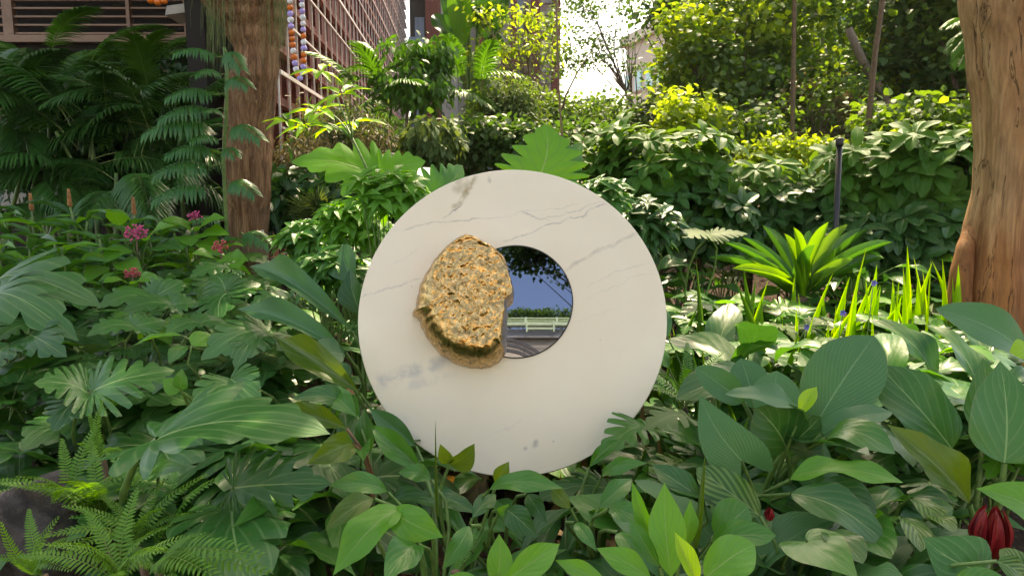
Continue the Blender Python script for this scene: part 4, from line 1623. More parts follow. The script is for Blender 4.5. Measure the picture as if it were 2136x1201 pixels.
def hedge_shrub(label, px, py, Y, rx, rz, mat, nwh=120, nfront=26, L=.15, group='large-leaved shrubs of the right-hand hedge'):
    c = Vector(B3(px, py, Y))
    root = rt(px, Y)
    t = thing('hedge_shrub', root, label, 'shrub', group)
    rad = Vector((px2m(rx, Y), px2m(rx, Y) * .7, px2m(rz, Y)))
    for k in range(7):
        e = c + Vector((random.uniform(-.8, .8) * rad.x, random.uniform(-.6, .6) * rad.y, random.uniform(0, .8) * rad.z))
        m = MB()
        m.tube(bez(root + Vector((random.uniform(-.15, .15), 0, -.05)), root.lerp(e, .4) + Vector((0, 0, .1)), root.lerp(e, .7), e, 7), [.014 * (1 - .1 * j) for j in range(7)], 6)
        m.build('stem', MATS['stem_brown'], t, True)
    W = []
    for k in range(nwh):
        d = Vector((random.uniform(-1.15, 1.15), random.uniform(-1, 1), random.uniform(-1, 1)))
        P0 = c + Vector((d.x * rad.x, d.y * rad.y, d.z * rad.z))
        P0.z += .22 * rad.z * noise.noise(Vector((P0.x * 2.3, P0.y * 2.3, 1.7))) * (1 + d.z)
        W.append((P0, d))
    W.sort(key=lambda q: q[0].y - .6 * q[0].z)
    A = []
    for k, (P, d) in enumerate(W):
        ax = (d + Vector((0, -.2, .7))).normalized()
        if k < nfront:
            whorl(P, ax, 6, L, lambda B, T, n, w_: add_leaf(t, root, 'ellip', B, T, w_, n, .07, mat, None, .2, .02, stalk=False))
        else:
            whorl(P, ax, 6, L, lambda B, T, n, w_: A.append((B, T, n)))
    P = np.array([a[0] for a in A])
    Dr = np.array([a[1] - a[0] for a in A])
    N = np.array([a[2] for a in A])
    S = np.linalg.norm(Dr, axis=1)
    o = put('foliage', leaf_cloud('foliage', P, Dr, N, S, mat, .62, 8), t)
    o['kind'] = 'stuff'


hedge_shrub('hedge shrub just right of the disc top, with small upright leaves', 1255, 365, 5.9, 85, 62, 'leaf_hedge', 110, 24, .13)
hedge_shrub('hedge shrub with pale whorled leaves behind the disc right shoulder', 1390, 360, 5.6, 105, 82, 'leaf_hedge', 150, 26, .16)
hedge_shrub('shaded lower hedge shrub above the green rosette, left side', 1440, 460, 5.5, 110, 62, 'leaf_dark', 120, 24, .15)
hedge_shrub('middle hedge shrub below the low yellowish bush', 1560, 420, 5.8, 95, 70, 'leaf_hedge', 130, 24, .15)
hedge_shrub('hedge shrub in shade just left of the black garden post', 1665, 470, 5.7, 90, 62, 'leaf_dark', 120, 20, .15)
hedge_shrub('tallest sunlit hedge shrub right of the black garden post', 1835, 385, 5.6, 105, 82, 'leaf_hedge', 160, 28, .17)
hedge_shrub('sunlit hedge shrub touching the peeling trunk', 1975, 365, 5.4, 90, 80, 'leaf_hedge', 140, 26, .17)
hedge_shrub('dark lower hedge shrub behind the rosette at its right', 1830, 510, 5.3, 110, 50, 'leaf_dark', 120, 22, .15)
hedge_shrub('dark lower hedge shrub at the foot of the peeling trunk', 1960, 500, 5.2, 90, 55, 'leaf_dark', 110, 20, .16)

# ------------------------------------------------------------------ bright sapling and shrub left of the disc
def sapling():
    Y = 4.1
    root = rt(795, Y)
    t = thing('bright_sapling', root, 'bright lime green sapling with whorled leaves left of the disc top', 'sapling')
    tops = [(668, 148), (712, 196), (664, 230), (600, 252), (738, 254), (694, 268), (640, 262)]
    main = [root, at(790, 420, Y), at(760, 340, Y), at(722, 262, Y)]
    m = MB()
    m.tube(main, [.011, .009, .007, .005], 7)
    m.build('stem', MATS['petiole_green'], t, True)
    J = at(735, 290, Y)
    for i, (a, b_) in enumerate(tops):
        e = at(a, b_, Y + random.uniform(-.25, .25))
        m = MB()
        m.tube(bez(J, J.lerp(e, .4) + Vector((0, 0, .08)), J.lerp(e, .8) + Vector((0, 0, .04)), e, 7), [.005 - .0005 * k for k in range(7)], 5)
        m.build('twig', MATS['petiole_green'], t, True)
        whorl(e, Vector((random.uniform(-.2, .2), -.25, 1)), 6, .165, lambda B, T, n, w_: add_leaf(t, root, 'ovate', B, T, w_ * .66, n, .08, 'leaf_lime' if random.random() < .85 else 'leaf_bright', None, .15, .02, stalk=False), .55)


sapling()


def small_leaf_shrub(name, label, px, py, Y, rx, rz, mat, nwh, L, nleaf=5, kind='ovate', asp=.8, group=None, front=28, smat='petiole_green', droop=.4):
    c = Vector(B3(px, py, Y))
    root = rt(px, Y)
    t = thing(name, root, label, 'shrub', group)
    rad = Vector((px2m(rx, Y), px2m(rx, Y) * .7, px2m(rz, Y)))
    A, Q = [], []
    for k in range(nwh):
        d = Vector((random.gauss(0, 1), random.gauss(0, 1), random.gauss(.1, 1))).normalized()
        P = c + Vector((d.x * rad.x, d.y * rad.y, d.z * rad.z)) * random.uniform(.4, 1.05)
        Q.append((P, d))
    Q.sort(key=lambda q: q[0].y - .5 * q[0].z)
    for k, (P, d) in enumerate(Q):
        if k % 4 == 0:
            m = MB()
            m.tube(bez(root, root.lerp(P, .3) + Vector((0, 0, .12)), root.lerp(P, .7) + Vector((0, 0, .05)), P, 6), [.006, .005, .0045, .004, .003, .002], 5)
            m.build('stem', MATS[smat], t, True)
        ax = (d * .6 + Vector((0, -.2, .8))).normalized()
        if k < front:
            def put_leaf(B, T, n, w_):
                if not hits_disc(B, T):
                    add_leaf(t, root, kind, B, T, w_ * asp, n, .08, mat, None, .18, .02, stalk=False)
            whorl(P, ax, nleaf, L, put_leaf, droop)
        else:
            whorl(P, ax, nleaf, L, lambda B, T, n, w_: A.append((B, T, n)), droop)
    A = [a for a in A if not hits_disc(a[0], a[1])]
    if A:
        P = np.array([a[0] for a in A])
        Dr = np.array([a[1] - a[0] for a in A])
        N = np.array([a[2] for a in A])
        o = put('foliage', leaf_cloud('foliage', P, Dr, N, np.linalg.norm(Dr, axis=1), mat, .6 * asp, 8), t)
        o['kind'] = 'stuff'
    return t


small_leaf_shrub('bright_shrub', 'bright green small-leaved shrub leaning over the disc upper left edge', 815, 405, 3.6, 85, 45, 'leaf_bright', 70, .105)
small_leaf_shrub('bright_shrub', 'yellow green shrub under the bright sapling', 735, 470, 4.0, 80, 50, 'leaf_bright', 75, .11)
small_leaf_shrub('bright_shrub', 'mid green shrub between the fibrous trunk and the disc', 650, 505, 4.4, 80, 45, 'leaf_mid', 70, .12)
small_leaf_shrub('bright_shrub', 'small lime tipped shrub at the disc upper right edge', 1262, 405, 4.0, 52, 26, 'leaf_mid', 30, .11)
small_leaf_shrub('bright_shrub', 'low leafy shrub right behind the disc upper right', 1345, 470, 4.3, 55, 60, 'leaf_dark', 50, .12)
small_leaf_shrub('bright_shrub', 'deep green low shrub below the lime sapling, near the disc left edge', 690, 560, 3.7, 75, 45, 'leaf_mid', 60, .12)

# fan-shaped small palm right of the fibrous trunk
def fan_palm():
    Y = 6.2
    root = rt(655, Y)
    t = thing('fan_palm', root, 'small spiky grey green fan palm right of the fibrous trunk', 'palm')
    for (px, py) in ((640, 440), (665, 430), (690, 448), (655, 455)):
        H = at(px, py, Y + random.uniform(-.2, .2))
        petiole(t, root, H, Vector((0, -.2, 1)), .006)
        m_ = []
        for i in range(18):
            a = R(-15 + 210 * i / 17)
            d = Vector((math.cos(a), -.35 + .2 * random.random(), math.sin(a) * .9)).normalized()
            add_leaf(t, root, 'blade', H, H + d * .2 * random.uniform(.85, 1.1), .022, (0, -1, .4), .04, 'leaf_grey', None, .3, 0, stalk=False)


fan_palm()

# ------------------------------------------------------------------ palms at left
def areca(label, px, Y, crown_py, n, L, spread, seed, kind='areca_dark', group='feather palms in the shade at the left'):
    rs = random.Random(seed)
    root = rt(px, Y)
    t = thing('feather_palm', root, label, 'palm', group)
    top = at(px, crown_py, Y)
    for k in range(4):
        m = MB()
        b0 = root + Vector((rs.uniform(-.25, .25), rs.uniform(-.2, .2), 0))
        e = top + Vector((rs.uniform(-.3, .3), rs.uniform(-.3, .3), rs.uniform(-.5, 0)))
        m.tube(bez(b0, b0.lerp(e, .4), b0.lerp(e, .8), e, 8), [.03 - .002 * j for j in range(8)], 7)
        m.build('stem', MATS['petiole_green'], t, True)
    for k in range(n):
        a = 2 * math.pi * (k + rs.random() * .7) / n
        el = rs.uniform(-.15, 1.0)
        B = top + Vector((rs.uniform(-.3, .3), rs.uniform(-.3, .3), rs.uniform(-.6, .1)))
        LL = L * rs.uniform(.75, 1.15)
        d = Vector((math.cos(a) * spread, math.sin(a) * spread * .9, el)).normalized()
        T = B + d * LL + Vector((0, 0, -.25 * LL * (1 - el * .5)))
        put('frond', FROND[kind](rs.randint(0, 2)), t, None, uni_matrix(B, T, (0, -.1, 1)))


areca('dark feather palm at the far left edge under the slat screen', 60, 7.6, 240, 15, 1.25, 1.0, 1)
areca('feather palm with arching fronds below the middle of the slat screen', 205, 7.2, 260, 17, 1.2, 1.0, 2)
areca('feather palm with drooping fronds left of the climbing vine', 330, 7.4, 250, 16, 1.15, 1.0, 3)
areca('tall lighter green palm fronds rising in front of the slat screen', 130, 8.6, 150, 14, 1.5, .7, 4, 'areca')
areca('lighter green palm fronds near the right end of the slat screen', 315, 8.8, 160, 13, 1.3, .8, 5, 'areca')
areca('dark palm half hidden between lattice and paddle-leaved plant', 960, 9.5, 180, 13, 1.0, .9, 6, 'areca', 'palms in the middle distance')
areca('small palm behind the thin-trunked drooping tree', 770, 9.2, 170, 12, .95, .9, 7, 'areca', 'palms in the middle distance')
areca('low dark palm in the shade at the foot of the left palms', 280, 6.7, 350, 12, .9, 1.0, 8)
areca('low dark palm at the far left in the deep shade', 20, 6.9, 330, 12, .95, 1.0, 9)


def palm_frond_right():
    root = rt(2075, 6.0)
    t = thing('feather_palm', root, 'palm frond tips peeping out left of the peeling trunk top', 'palm')
    H = at(2070, 60, 6)
    petiole(t, root, H, Vector((0, 0, 1)), .02)
    for (px, py) in ((1985, 110), (1975, 60), (2000, 140), (2120, 160)):
        put('frond', FROND['areca'](1), t, None, uni_matrix(H, at(px, py, 5.8), (0, -.2, 1)))


palm_frond_right()


def climber():
    # comb-leaved climber on and beside the fibrous trunk
    Y = 5.65
    root = rt(470, Y)
    t = thing('climbing_vine', root, 'comb-leaved climbing vine beside and on the fibrous trunk', 'vine')
    m = MB()
    m.tube([root, at(470, 430, Y), at(466, 330, Y + .05), at(472, 240, Y), at(474, 150, Y), at(468, 100, Y)], .014, 7)
    m.build('stem', MATS['petiole_green'], t, True)
    spec = [((470, 130), (362, 105)), ((470, 165), (405, 150)), ((470, 205), (345, 200)), ((468, 235), (330, 245)), ((466, 268), (298, 275)), ((474, 275), (545, 285)),
            ((468, 320), (345, 318)), ((470, 325), (492, 320)), ((466, 352), (320, 360)), ((472, 388), (534, 400)), ((464, 400), (318, 412)), ((470, 115), (505, 140)), ((500, 495), (563, 505)), ((470, 470), (400, 455)),
            ((468, 300), (395, 290)), ((470, 255), (425, 225)), ((470, 180), (520, 175))]
    for (b_, e) in spec:
        J = at(b_[0], b_[1], Y - .05)
        B = at(b_[0] + (e[0] - b_[0]) * .18, b_[1] + (e[1] - b_[1]) * .18 - 6, Y - .18)
        T = at(e[0], e[1] + 8, Y - .42)
        petiole(t, J, B, (T - B).normalized(), .004)
        put('leaf', FROND['climber'](random.randint(0, 2)), t, None, uni_matrix(B, T, (0, -.55, .8)))


climber()


def paddle_plant():
    Y = 11.0
    root = rt(985, Y)
    t = thing('paddle_leaf_plant', root, 'tall plant with big upright paddle leaves before the apartment block', 'plant')
    spec = [((985, 140), (935, -40), 30, 'leaf_dark'), ((988, 140), (968, 96), 0, None), ((985, 120), (962, -60), 40, 'leaf_mid'), ((990, 130), (1010, -70), 42, 'leaf_dark'),
            ((992, 140), (1050, -30), 36, 'leaf_deep'), ((980, 150), (905, 30), 26, 'leaf_dark'), ((985, 170), (1040, 70), 30, 'leaf_deep')]
    for (b_, e, w_, mat) in spec:
        if not mat:
            continue
        B = at(b_[0] + (e[0] - b_[0]) * .35, b_[1] + (e[1] - b_[1]) * .35, Y)
        T = at(*e, Y + random.uniform(-.4, .4))
        add_leaf(t, root, 'paddle', B, T, px2m(w_ * 1.6, Y), (random.uniform(-.6, .6), -1, .2), .06, mat, None, .25, .05, True, .035)
    # the hanging bright one
    add_leaf(t, root, 'paddle', at(962, -60, Y - .3), at(968, 96, Y - .3), px2m(46, Y), (-.35, -1, .1), .05, 'leaf_bright', None, .2, .03, True, .03)
    for k in range(9):
        p = at(985 + random.uniform(-16, 22), 240, Y)
        m = MB()
        m.tube([rt(985 + k * 3 - 12, Y), p, at(985 + (k - 4) * 9, 110, Y)], [.05, .04, .025], 7)
        m.build('leaf_stalk', MATS['petiole_green'], t, True)


paddle_plant()

# ------------------------------------------------------------------ the bed: hand-set leaves
PL = {}


def plant(key, name, label, cat, px, Y, group=None, py=None):
    r = rt(px, Y)
    PL[key] = (thing(name, r, label, cat, group), r)


UPR = (0, -1, .25)       # blade turned to the viewer
UPF = (0, -.7, .7)
FLT = (0, -.2, 1)


def hl(key, kind, b_, t_, w_, mat='leaf_mid', n=(0, -.55, .85), bulge=.12, yb=None, yt=None, fold=.12, wave=.035, seed=None, smat='petiole_green', r=.006, stalk=True):
    t, root = PL[key]
    if kind == 'lance':
        w_ *= .84
    Yb = yb or D(b_[1])
    Yt = yt or (yb if yb else D(t_[1]))
    B, T = at(*b_, Yb), at(*t_, Yt)
    return add_leaf(t, root, kind, B, T, px2m(w_, (Yb + Yt) / 2), n, bulge, mat, seed, fold, wave, stalk, r, smat)


# --- left: big lobed and split leaves
plant('LA', 'split_leaf_plant', 'low plant with one wide lobed leaf on a thick green stalk at lower left', 'plant', 200, 2.15)
hl('LA', 'lobed', (330, 915), (690, 905), 330, 'leaf_philo', FLT, .08, 1.95, 1.9, .22, .05, r=.012)
plant('LB', 'split_leaf_plant', 'dark split leaf plant in the shade below the wide lobed leaf', 'plant', 470, 2.1)
hl('LB', 'split', (488, 1017), (692, 1008), 175, 'leaf_deep', (0, -.9, .5), .06, 1.95, 1.85)
hl('LB', 'cord', (330, 985), (398, 975), 50, 'leaf_mid', UPF, .12, 2.1, 2.0)
plant('LC', 'split_leaf_plant', 'split leaf plant with wide combed blades at the left edge above the ferns', 'plant', 150, 2.75)
hl('LC', 'split', (195, 815), (365, 772), 230, 'leaf_philo', (0, -.35, 1), .12, 2.5, 2.65)
hl('LC', 'split', (185, 822), (70, 800), 200, 'leaf_philo', (0, -.4, 1), .12, 2.5, 2.4)
hl('LC', 'split', (175, 830), (110, 900), 130, 'leaf_dark', (0, -.7, .8), .12, 2.5, 2.35)
plant('LD', 'split_leaf_plant', 'plant with long drooping fingered leaves entering from the left edge', 'plant', -60, 3.4)
hl('LD', 'split', (-30, 640), (212, 640), 250, 'leaf_philo', (0, -.5, 1), .22, 3.5, 3.2)
hl('LD', 'split', (-40, 660), (165, 712), 190, 'leaf_philo', (0, -.6, .9), .22, 3.3, 2.95)
hl('LD', 'monstera', (60, 700), (140, 745), 110, 'leaf_dark', UPF, .1, 3.0, 2.8)
hl('LD', 'monstera', (20, 720), (-40, 790), 110, 'leaf_dark', UPF, .1, 2.9, 2.7)
plant('LE', 'lobed_leaf_plant', 'plant with speckled lobed leaves left of centre in the bed', 'plant', 300, 3.4)
hl('LE', 'lobed', (282, 682), (180, 702), 105, 'leaf_philo', (0, -.4, 1), .1, 3.2, 3.05, .2)
hl('LE', 'lobed', (284, 680), (345, 668), 110, 'leaf_philo', (0, -.5, 1), .1, 3.2, 3.3, .2)
hl('LE', 'lobed', (418, 673), (345, 700), 100, 'leaf_philo', (0, -.4, 1), .1, 3.25, 3.1, .2)
hl('LE', 'lobed', (420, 672), (468, 668), 100, 'leaf_philo', (0, -.5, 1), .1, 3.25, 3.35, .2)
hl('LE', 'lobed', (322, 620), (200, 645), 120, 'leaf_philo', (0, -.4, 1), .1, 3.7, 3.5, .2)
hl('LE', 'lobed', (325, 618), (382, 585), 110, 'leaf_philo', (0, -.7, .8), .1, 3.7, 3.8, .2)
hl('LE', 'lobed', (359, 636), (255, 652), 110, 'leaf_philo', (0, -.4, 1), .1, 3.55, 3.4, .2)
hl('LE', 'lobed', (359, 636), (412, 630), 90, 'leaf_philo', (0, -.5, 1), .1, 3.55, 3.6, .2)
plant('LF', 'lobed_leaf_plant', 'plant with a star-like lobed leaf pointing at the viewer, left of the disc', 'plant', 470, 3.8)
hl('LF', 'split', (476, 612), (456, 668), 150, 'leaf_philo', (0, -.7, .8), .08, 3.75, 3.4, .1)
hl('LF', 'split', (476, 606), (545, 592), 90, 'leaf_philo', (0, -.6, .9), .08, 3.8, 3.9, .1)
hl('LF', 'split', (470, 604), (440, 575), 90, 'leaf_philo', (0, -.7, .8), .08, 3.8, 4.0, .1)
hl('LF', 'split', (615, 622), (520, 638), 90, 'leaf_philo', (0, -.6, .9), .15, 3.7, 3.5)
hl('LF', 'split', (480, 560), (395, 580), 90, 'leaf_philo', (0, -.5, 1), .12, 4.2, 4.0)
hl('LF', 'lobed', (480, 552), (500, 560), 60, 'leaf_bright', (0, -.5, 1), .12, 4.3, 4.2)
plant('LG', 'monstera_plant', 'plant with a big arching combed leaf with slots left of the disc', 'plant', 590, 3.2)
hl('LG', 'monstera', (561, 691), (418, 752), 150, 'leaf_philo', (0, -.65, .85), .16, 3.1, 2.85)
hl('LG', 'monstera', (545, 700), (490, 770), 110, 'leaf_philo', (0, -.8, .7), .14, 3.05, 2.8)
hl('LG', 'monstera', (500, 800), (400, 850), 130, 'leaf_philo', (0, -.6, .9), .12, 2.6, 2.4)
hl('LG', 'monstera', (480, 790), (545, 840), 120, 'leaf_philo', (0, -.7, .8), .12, 2.6, 2.45)
hl('LG', 'ovate', (378, 812), (380, 768), 34, 'leaf_mid', UPR, .08, 2.5)
hl('LG', 'ovate', (376, 815), (340, 790), 40, 'leaf_bright', UPF, .08, 2.5)
hl('LG', 'lance', (380, 700), (275, 722), 40, 'leaf_bright', FLT, .08, 3.0)
hl('LG', 'ovate', (385, 722), (352, 760), 36, 'leaf_mid', UPR, .08, 2.9, 2.8)
hl('LG', 'ovate', (400, 720), (455, 700), 50, 'leaf_bright', UPF, .08, 2.9, 3.0)
plant('LH', 'paddle_leaf_clump', 'clump of long grey green paddle leaves at the disc left edge', 'plant', 740, 3.25)
hl('LH', 'lance', (735, 690), (520, 556), 66, 'leaf_ribbed', (-.2, -.6, .75), .16, 3.05, 3.5, .2, .03)
hl('LH', 'lance', (722, 735), (493, 645), 66, 'leaf_ribbed', (-.2, -.6, .75), .14, 2.9, 3.2, .2, .03)
hl('LH', 'lance', (752, 820), (578, 705), 75, 'leaf_olive', (.3, -.8, .25), .12, 2.6, 2.85, .25, .04)
hl('LH', 'lance', (745, 590), (715, 508), 85, 'leaf_ribbed', (-.4, -.9, .3), .08, 3.5, 3.7, .3)
hl('LH', 'lance', (760, 660), (730, 560), 70, 'leaf_dark', (-.4, -.9, .3), .08, 3.4, 3.5, .3)
hl('LH', 'lance', (720, 740), (640, 730), 90, 'leaf_ribbed', UPF, .1, 2.9, 2.8)
hl('LH', 'lance', (730, 800), (680, 760), 80, 'leaf_dark', UPF, .1, 2.7, 2.7)
plant('LI', 'lance_leaf_plant', 'plant with red-tinged stalks and olive folded leaves left of the disc foot', 'plant', 745, 2.35)
hl('LI', 'lance', (723, 893), (585, 848), 60, 'leaf_olive', (.1, -.8, .5), .12, 2.25, 2.3, .3, .05, smat='petiole_red')
hl('LI', 'lance', (735, 925), (640, 968), 75, 'leaf_olive', UPR, .2, 2.15, 2.0, .3, .06, smat='petiole_red')
hl('LI', 'lance', (745, 870), (680, 812), 62, 'leaf_mid', UPF, .12, 2.3, 2.45, .2)
hl('LI', 'lance', (725, 845), (610, 830), 60, 'leaf_dark', UPF, .15, 2.4, 2.3, .2)
hl('LI', 'lance', (770, 945), (760, 850), 50, 'leaf_dark', UPR, .1, 2.3, 2.3, .2)
# --- bottom centre
plant('CA', 'lance_leaf_plant', 'plant with a large arching mid green leaf at the bottom left of the disc', 'plant', 880, 2.0)
hl('CA', 'lance', (840, 1062), (694, 1200), 110, 'leaf_bright', (-.25, -.75, .65), .20, 1.72, 1.55, .15, .05)
hl('CA', 'lance', (815, 1066), (925, 1120), 92, 'leaf_bright', (.1, -.8, .6), .18, 1.72, 1.65, .1, .08)
hl('CA', 'lance', (808, 1025), (686, 1012), 62, 'leaf_mid', UPF, .18, 1.95, 1.9, .2)
hl('CA', 'lance', (780, 1040), (678, 1105), 70, 'leaf_olive', UPF, .18, 1.85, 1.75, .2)
hl('CA', 'lance', (980, 1096), (922, 1188), 55, 'leaf_mid', UPR, .16, 1.75, 1.65)
hl('CA', 'lance', (870, 1135), (800, 1215), 90, 'leaf_mid', UPF, .15, 1.65, 1.5, .2, .06)
hl('CA', 'lance', (900, 1000), (830, 985), 50, 'leaf_mid', UPF, .2, 2.1, 2.1, .2, .07)
hl('CA', 'lance', (882, 982), (773, 885), 62, 'leaf_mid', (-.3, -.7, .6), .1, 2.2, 2.3, .3)
hl('CA', 'lance', (868, 930), (770, 850), 55, 'leaf_ribbed', (-.3, -.7, .6), .1, 2.45, 2.5, .3)
plant('CB', 'folded_leaf_plant', 'single folded leaf on a pale stalk in front of the disc lower edge', 'plant', 955, 2.15)
hl('CB', 'ovate', (938, 966), (990, 924), 60, 'leaf_olive', (.2, -.8, -.3), .1, 2.1, 2.1, .5, .02)
hl('CB', 'ovate', (940, 966), (918, 925), 40, 'leaf_olive', (-.4, -.8, -.2), .05, 2.1, 2.1, .3, .02, stalk=False)
hl('CB', 'blade', (916, 1068), (908, 872), 4, 'leaf_olive', UPR, .02, 2.05, 2.1, .5, 0, stalk=False)
hl('CB', 'lance', (1035, 1010), (1062, 962), 40, 'leaf_olive', UPR, .1, 2.15)
plant('CC', 'lance_leaf_plant', 'plant with a horizontal glossy leaf just below the disc', 'plant', 1050, 2.3)
hl('CC', 'lance', (1020, 1022), (1176, 1018), 62, 'leaf_mid', (0, -.6, .8), .22, 2.05, 2.0, .1)
hl('CC', 'lance', (1054, 1060), (1122, 1120), 70, 'leaf_deep', UPR, .1, 1.95, 1.85)
hl('CC', 'lance', (1100, 1030), (1140, 1090), 50, 'leaf_deep', UPR, .1, 2.05, 1.95)
hl('CC', 'ovate', (1040, 1070), (1062, 1050), 22, 'leaf_bright', UPR, .1, 1.95)
hl('CC', 'lance', (985, 1080), (1035, 1030), 50, 'leaf_dark', UPF, .1, 2.0, 2.1)
plant('CD', 'upright_leaf_plant', 'two upright pointed bright leaves at the bottom edge below the disc', 'plant', 1045, 1.6)
hl('CD', 'lance', (1035, 1225), (1041, 1112), 68, 'leaf_bright', UPR, .04, 1.52, 1.56, .18, .01)
hl('CD', 'lance', (1052, 1212), (1168, 1133), 78, 'leaf_bright', (.3, -.8, .6), .12, 1.5, 1.58, .2, .02)
hl('CD', 'lance', (1010, 1230), (925, 1205), 60, 'leaf_bright', UPF, .1, 1.5)
hl('CD', 'lance', (1075, 1215), (1030, 1165), 30, 'leaf_mid', UPF, .1, 1.55)
plant('CE', 'upright_leaf_plant', 'plant with a broad upright pale green leaf at the bottom right of the disc', 'plant', 1390, 1.75)
hl('CE', 'lance', (1400, 1205), (1386, 1005), 100, 'leaf_bright', (.1, -1, .2), .03, 1.62, 1.7, .15, .015)
hl('CE', 'lance', (1372, 1140), (1318, 1003), 42, 'leaf_bright', (-.4, -.9, .3), .06, 1.7, 1.75, .2)
hl('CE', 'lance', (1376, 1182), (1312, 1080), 50, 'leaf_mid', (-.4, -.9, .3), .06, 1.62, 1.68, .2)
hl('CE', 'lance', (1360, 1210), (1243, 1142), 66, 'leaf_bright', (-.1, -.7, .7), .14, 1.55, 1.6, .15)
hl('CE', 'lance', (1270, 1225), (1157, 1167), 50, 'leaf_bright', (-.1, -.7, .7), .12, 1.52, 1.56, .15)
hl('CE', 'lance', (1455, 1215), (1407, 1108), 52, 'leaf_lime', (.2, -.9, .3), .05, 1.52, 1.56, .35)
hl('CE', 'lance', (1420, 1150), (1440, 1040), 46, 'leaf_bright', (.3, -.9, .3), .05, 1.72, 1.76, .3)
hl('CE', 'blade', (1440, 1140), (1471, 942), 6, 'leaf_olive', UPR, .02, 1.75, 1.85, .5, 0, stalk=False)
plant('CF', 'lance_leaf_plant', 'leafy plant with curling glossy leaves right below the disc', 'plant', 1270, 2.3)
hl('CF', 'lance', (1270, 1062), (1356, 1092), 58, 'leaf_mid', UPF, .2, 1.9, 1.8, .15, .05)
hl('CF', 'lance', (1249, 1058), (1318, 997), 52, 'leaf_mid', (-.3, -.8, .5), .12, 2.0, 2.1, .2)
hl('CF', 'lance', (1256, 994), (1352, 965), 44, 'leaf_mid', UPF, .18, 2.3, 2.2, .1)
hl('CF', 'lance', (1229, 974), (1292, 915), 34, 'leaf_mid', (-.3, -.8, .4), .15, 2.35, 2.4, .3)
hl('CF', 'lance', (1190, 1060), (1150, 1010), 40, 'leaf_olive', UPR, .08, 2.0, 2.05)
hl('CF', 'lance', (1200, 1090), (1245, 1150), 40, 'leaf_mid', UPF, .15, 1.85, 1.75)
hl('CF', 'lance', (1290, 1110), (1330, 1170), 50, 'leaf_mid', UPF, .15, 1.75, 1.65)
hl('CF', 'lance', (1465, 1040), (1360, 968), 70, 'leaf_dark', (-.2, -.7, .7), .1, 2.0, 2.1, .2)
# --- right foreground
plant('RA', 'ribbed_leaf_plant', 'tall plant with large finely ribbed blue green leaves right of the disc', 'plant', 1625, 2.55)
hl('RA', 'ellip', (1700, 888), (1824, 700), 150, 'leaf_ribbed', (-.45, -.85, .4), .07, 2.4, 2.5, .2, .02, r=.011)
hl('RA', 'ellip', (1622, 880), (1620, 773), 105, 'leaf_ribbed', (0, -1, .3), .03, 2.35, 2.42, .16, .01, r=.01)
hl('RA', 'ellip', (1575, 850), (1545, 747), 82, 'leaf_ribbed', (-.2, -1, .3), .05, 2.5, 2.6, .2, .02, r=.01)
hl('RA', 'ellip', (1550, 838), (1450, 765), 62, 'leaf_ribbed', (-.3, -.8, .5), .10, 2.4, 2.45, .2, .02, r=.009)
hl('RA', 'ellip', (1682, 880), (1512, 822), 66, 'leaf_ribbed', (0, -.45, 1), .13, 2.25, 2.15, .1, .03, r=.009)
hl('RA', 'ellip', (1640, 935), (1578, 850), 130, 'leaf_deep', (.25, -1, -.1), .08, 2.22, 2.2, .3, .02, r=.01)
hl('RA', 'ovate', (1640, 930), (1712, 868), 110, 'leaf_deep', (-.25, -1, -.1), .08, 2.22, 2.25, .25, .02, r=.01)
hl('RA', 'lance', (1668, 868), (1704, 806), 40, 'leaf_lime', (-.5, -.8, .3), .08, 2.2, 2.25, .4, .02)
hl('RA', 'arrow', (1547, 960), (1460, 824), 120, 'leaf_ribbed', (-.25, -.95, .35), .05, 2.1, 2.2, .16, .02)
hl('RA', 'ellip', (1715, 905), (1862, 860), 60, 'leaf_ribbed', (.1, -.45, .9), .16, 2.2, 2.2, .1, .02, r=.009)
hl('RA', 'ellip', (1725, 915), (1868, 946), 88, 'leaf_mid', (.15, -.65, .8), .26, 2.15, 2.0, .12, .03, r=.009)
hl('RA', 'ellip', (1648, 1000), (1884, 1006), 70, 'leaf_bright', (0, -.35, 1), .14, 2.0, 1.9, .1, .05)
hl('RA', 'ellip', (1650, 1030), (1850, 1134), 98, 'leaf_dark', (.25, -.75, .7), .13, 1.95, 1.8, .12, .03)
hl('RA', 'ellip', (1700, 1020), (1830, 1070), 90, 'leaf_deep', (.25, -.75, .7), .13, 2.05, 1.95, .12, .03)
plant('RB', 'heart_leaf_plant', 'plant with a heart-shaped leaf lying at the bottom right of centre', 'plant', 1690, 2.0)
hl('RB', 'cord', (1684, 1130), (1790, 1205), 150, 'leaf_mid', (.1, -.65, .8), .06, 1.75, 1.6, .1, .03)
hl('RB', 'ellip', (1730, 1110), (1800, 1175), 80, 'leaf_deep', UPF, .12, 1.8, 1.65)
hl('RB', 'ellip', (1486, 1132), (1619, 1116), 66, 'leaf_mid', (0, -.7, .8), .16, 1.75, 1.7, .15)
hl('RB', 'ellip', (1470, 1205), (1574, 1134), 95, 'leaf_bright', (.1, -.8, .6), .1, 1.58, 1.65, .15)
hl('RB', 'ellip', (1490, 1115), (1560, 1055), 100, 'leaf_mid', UPR, .1, 1.85, 1.9, .15)
hl('RB', 'ellip', (1585, 1075), (1453, 975), 80, 'leaf_zebra', (-.2, -.85, .5), .1, 1.9, 2.05, .15)
plant('RC', 'broad_leaf_plant', 'plant with a large torn grey green leaf browned at its base, at right', 'plant', 1975, 2.3)
hl('RC', 'ellip', (1985, 935), (1833, 762), 125, 'leaf_philo', (-.2, -.8, .6), .08, 2.3, 2.5, .16, .05, r=.01)
hl('RC', 'lance', (2022, 1050), (1850, 884), 105, 'leaf_olive', (.35, -.9, .15), .10, 2.0, 2.1, .3, .05, r=.01)
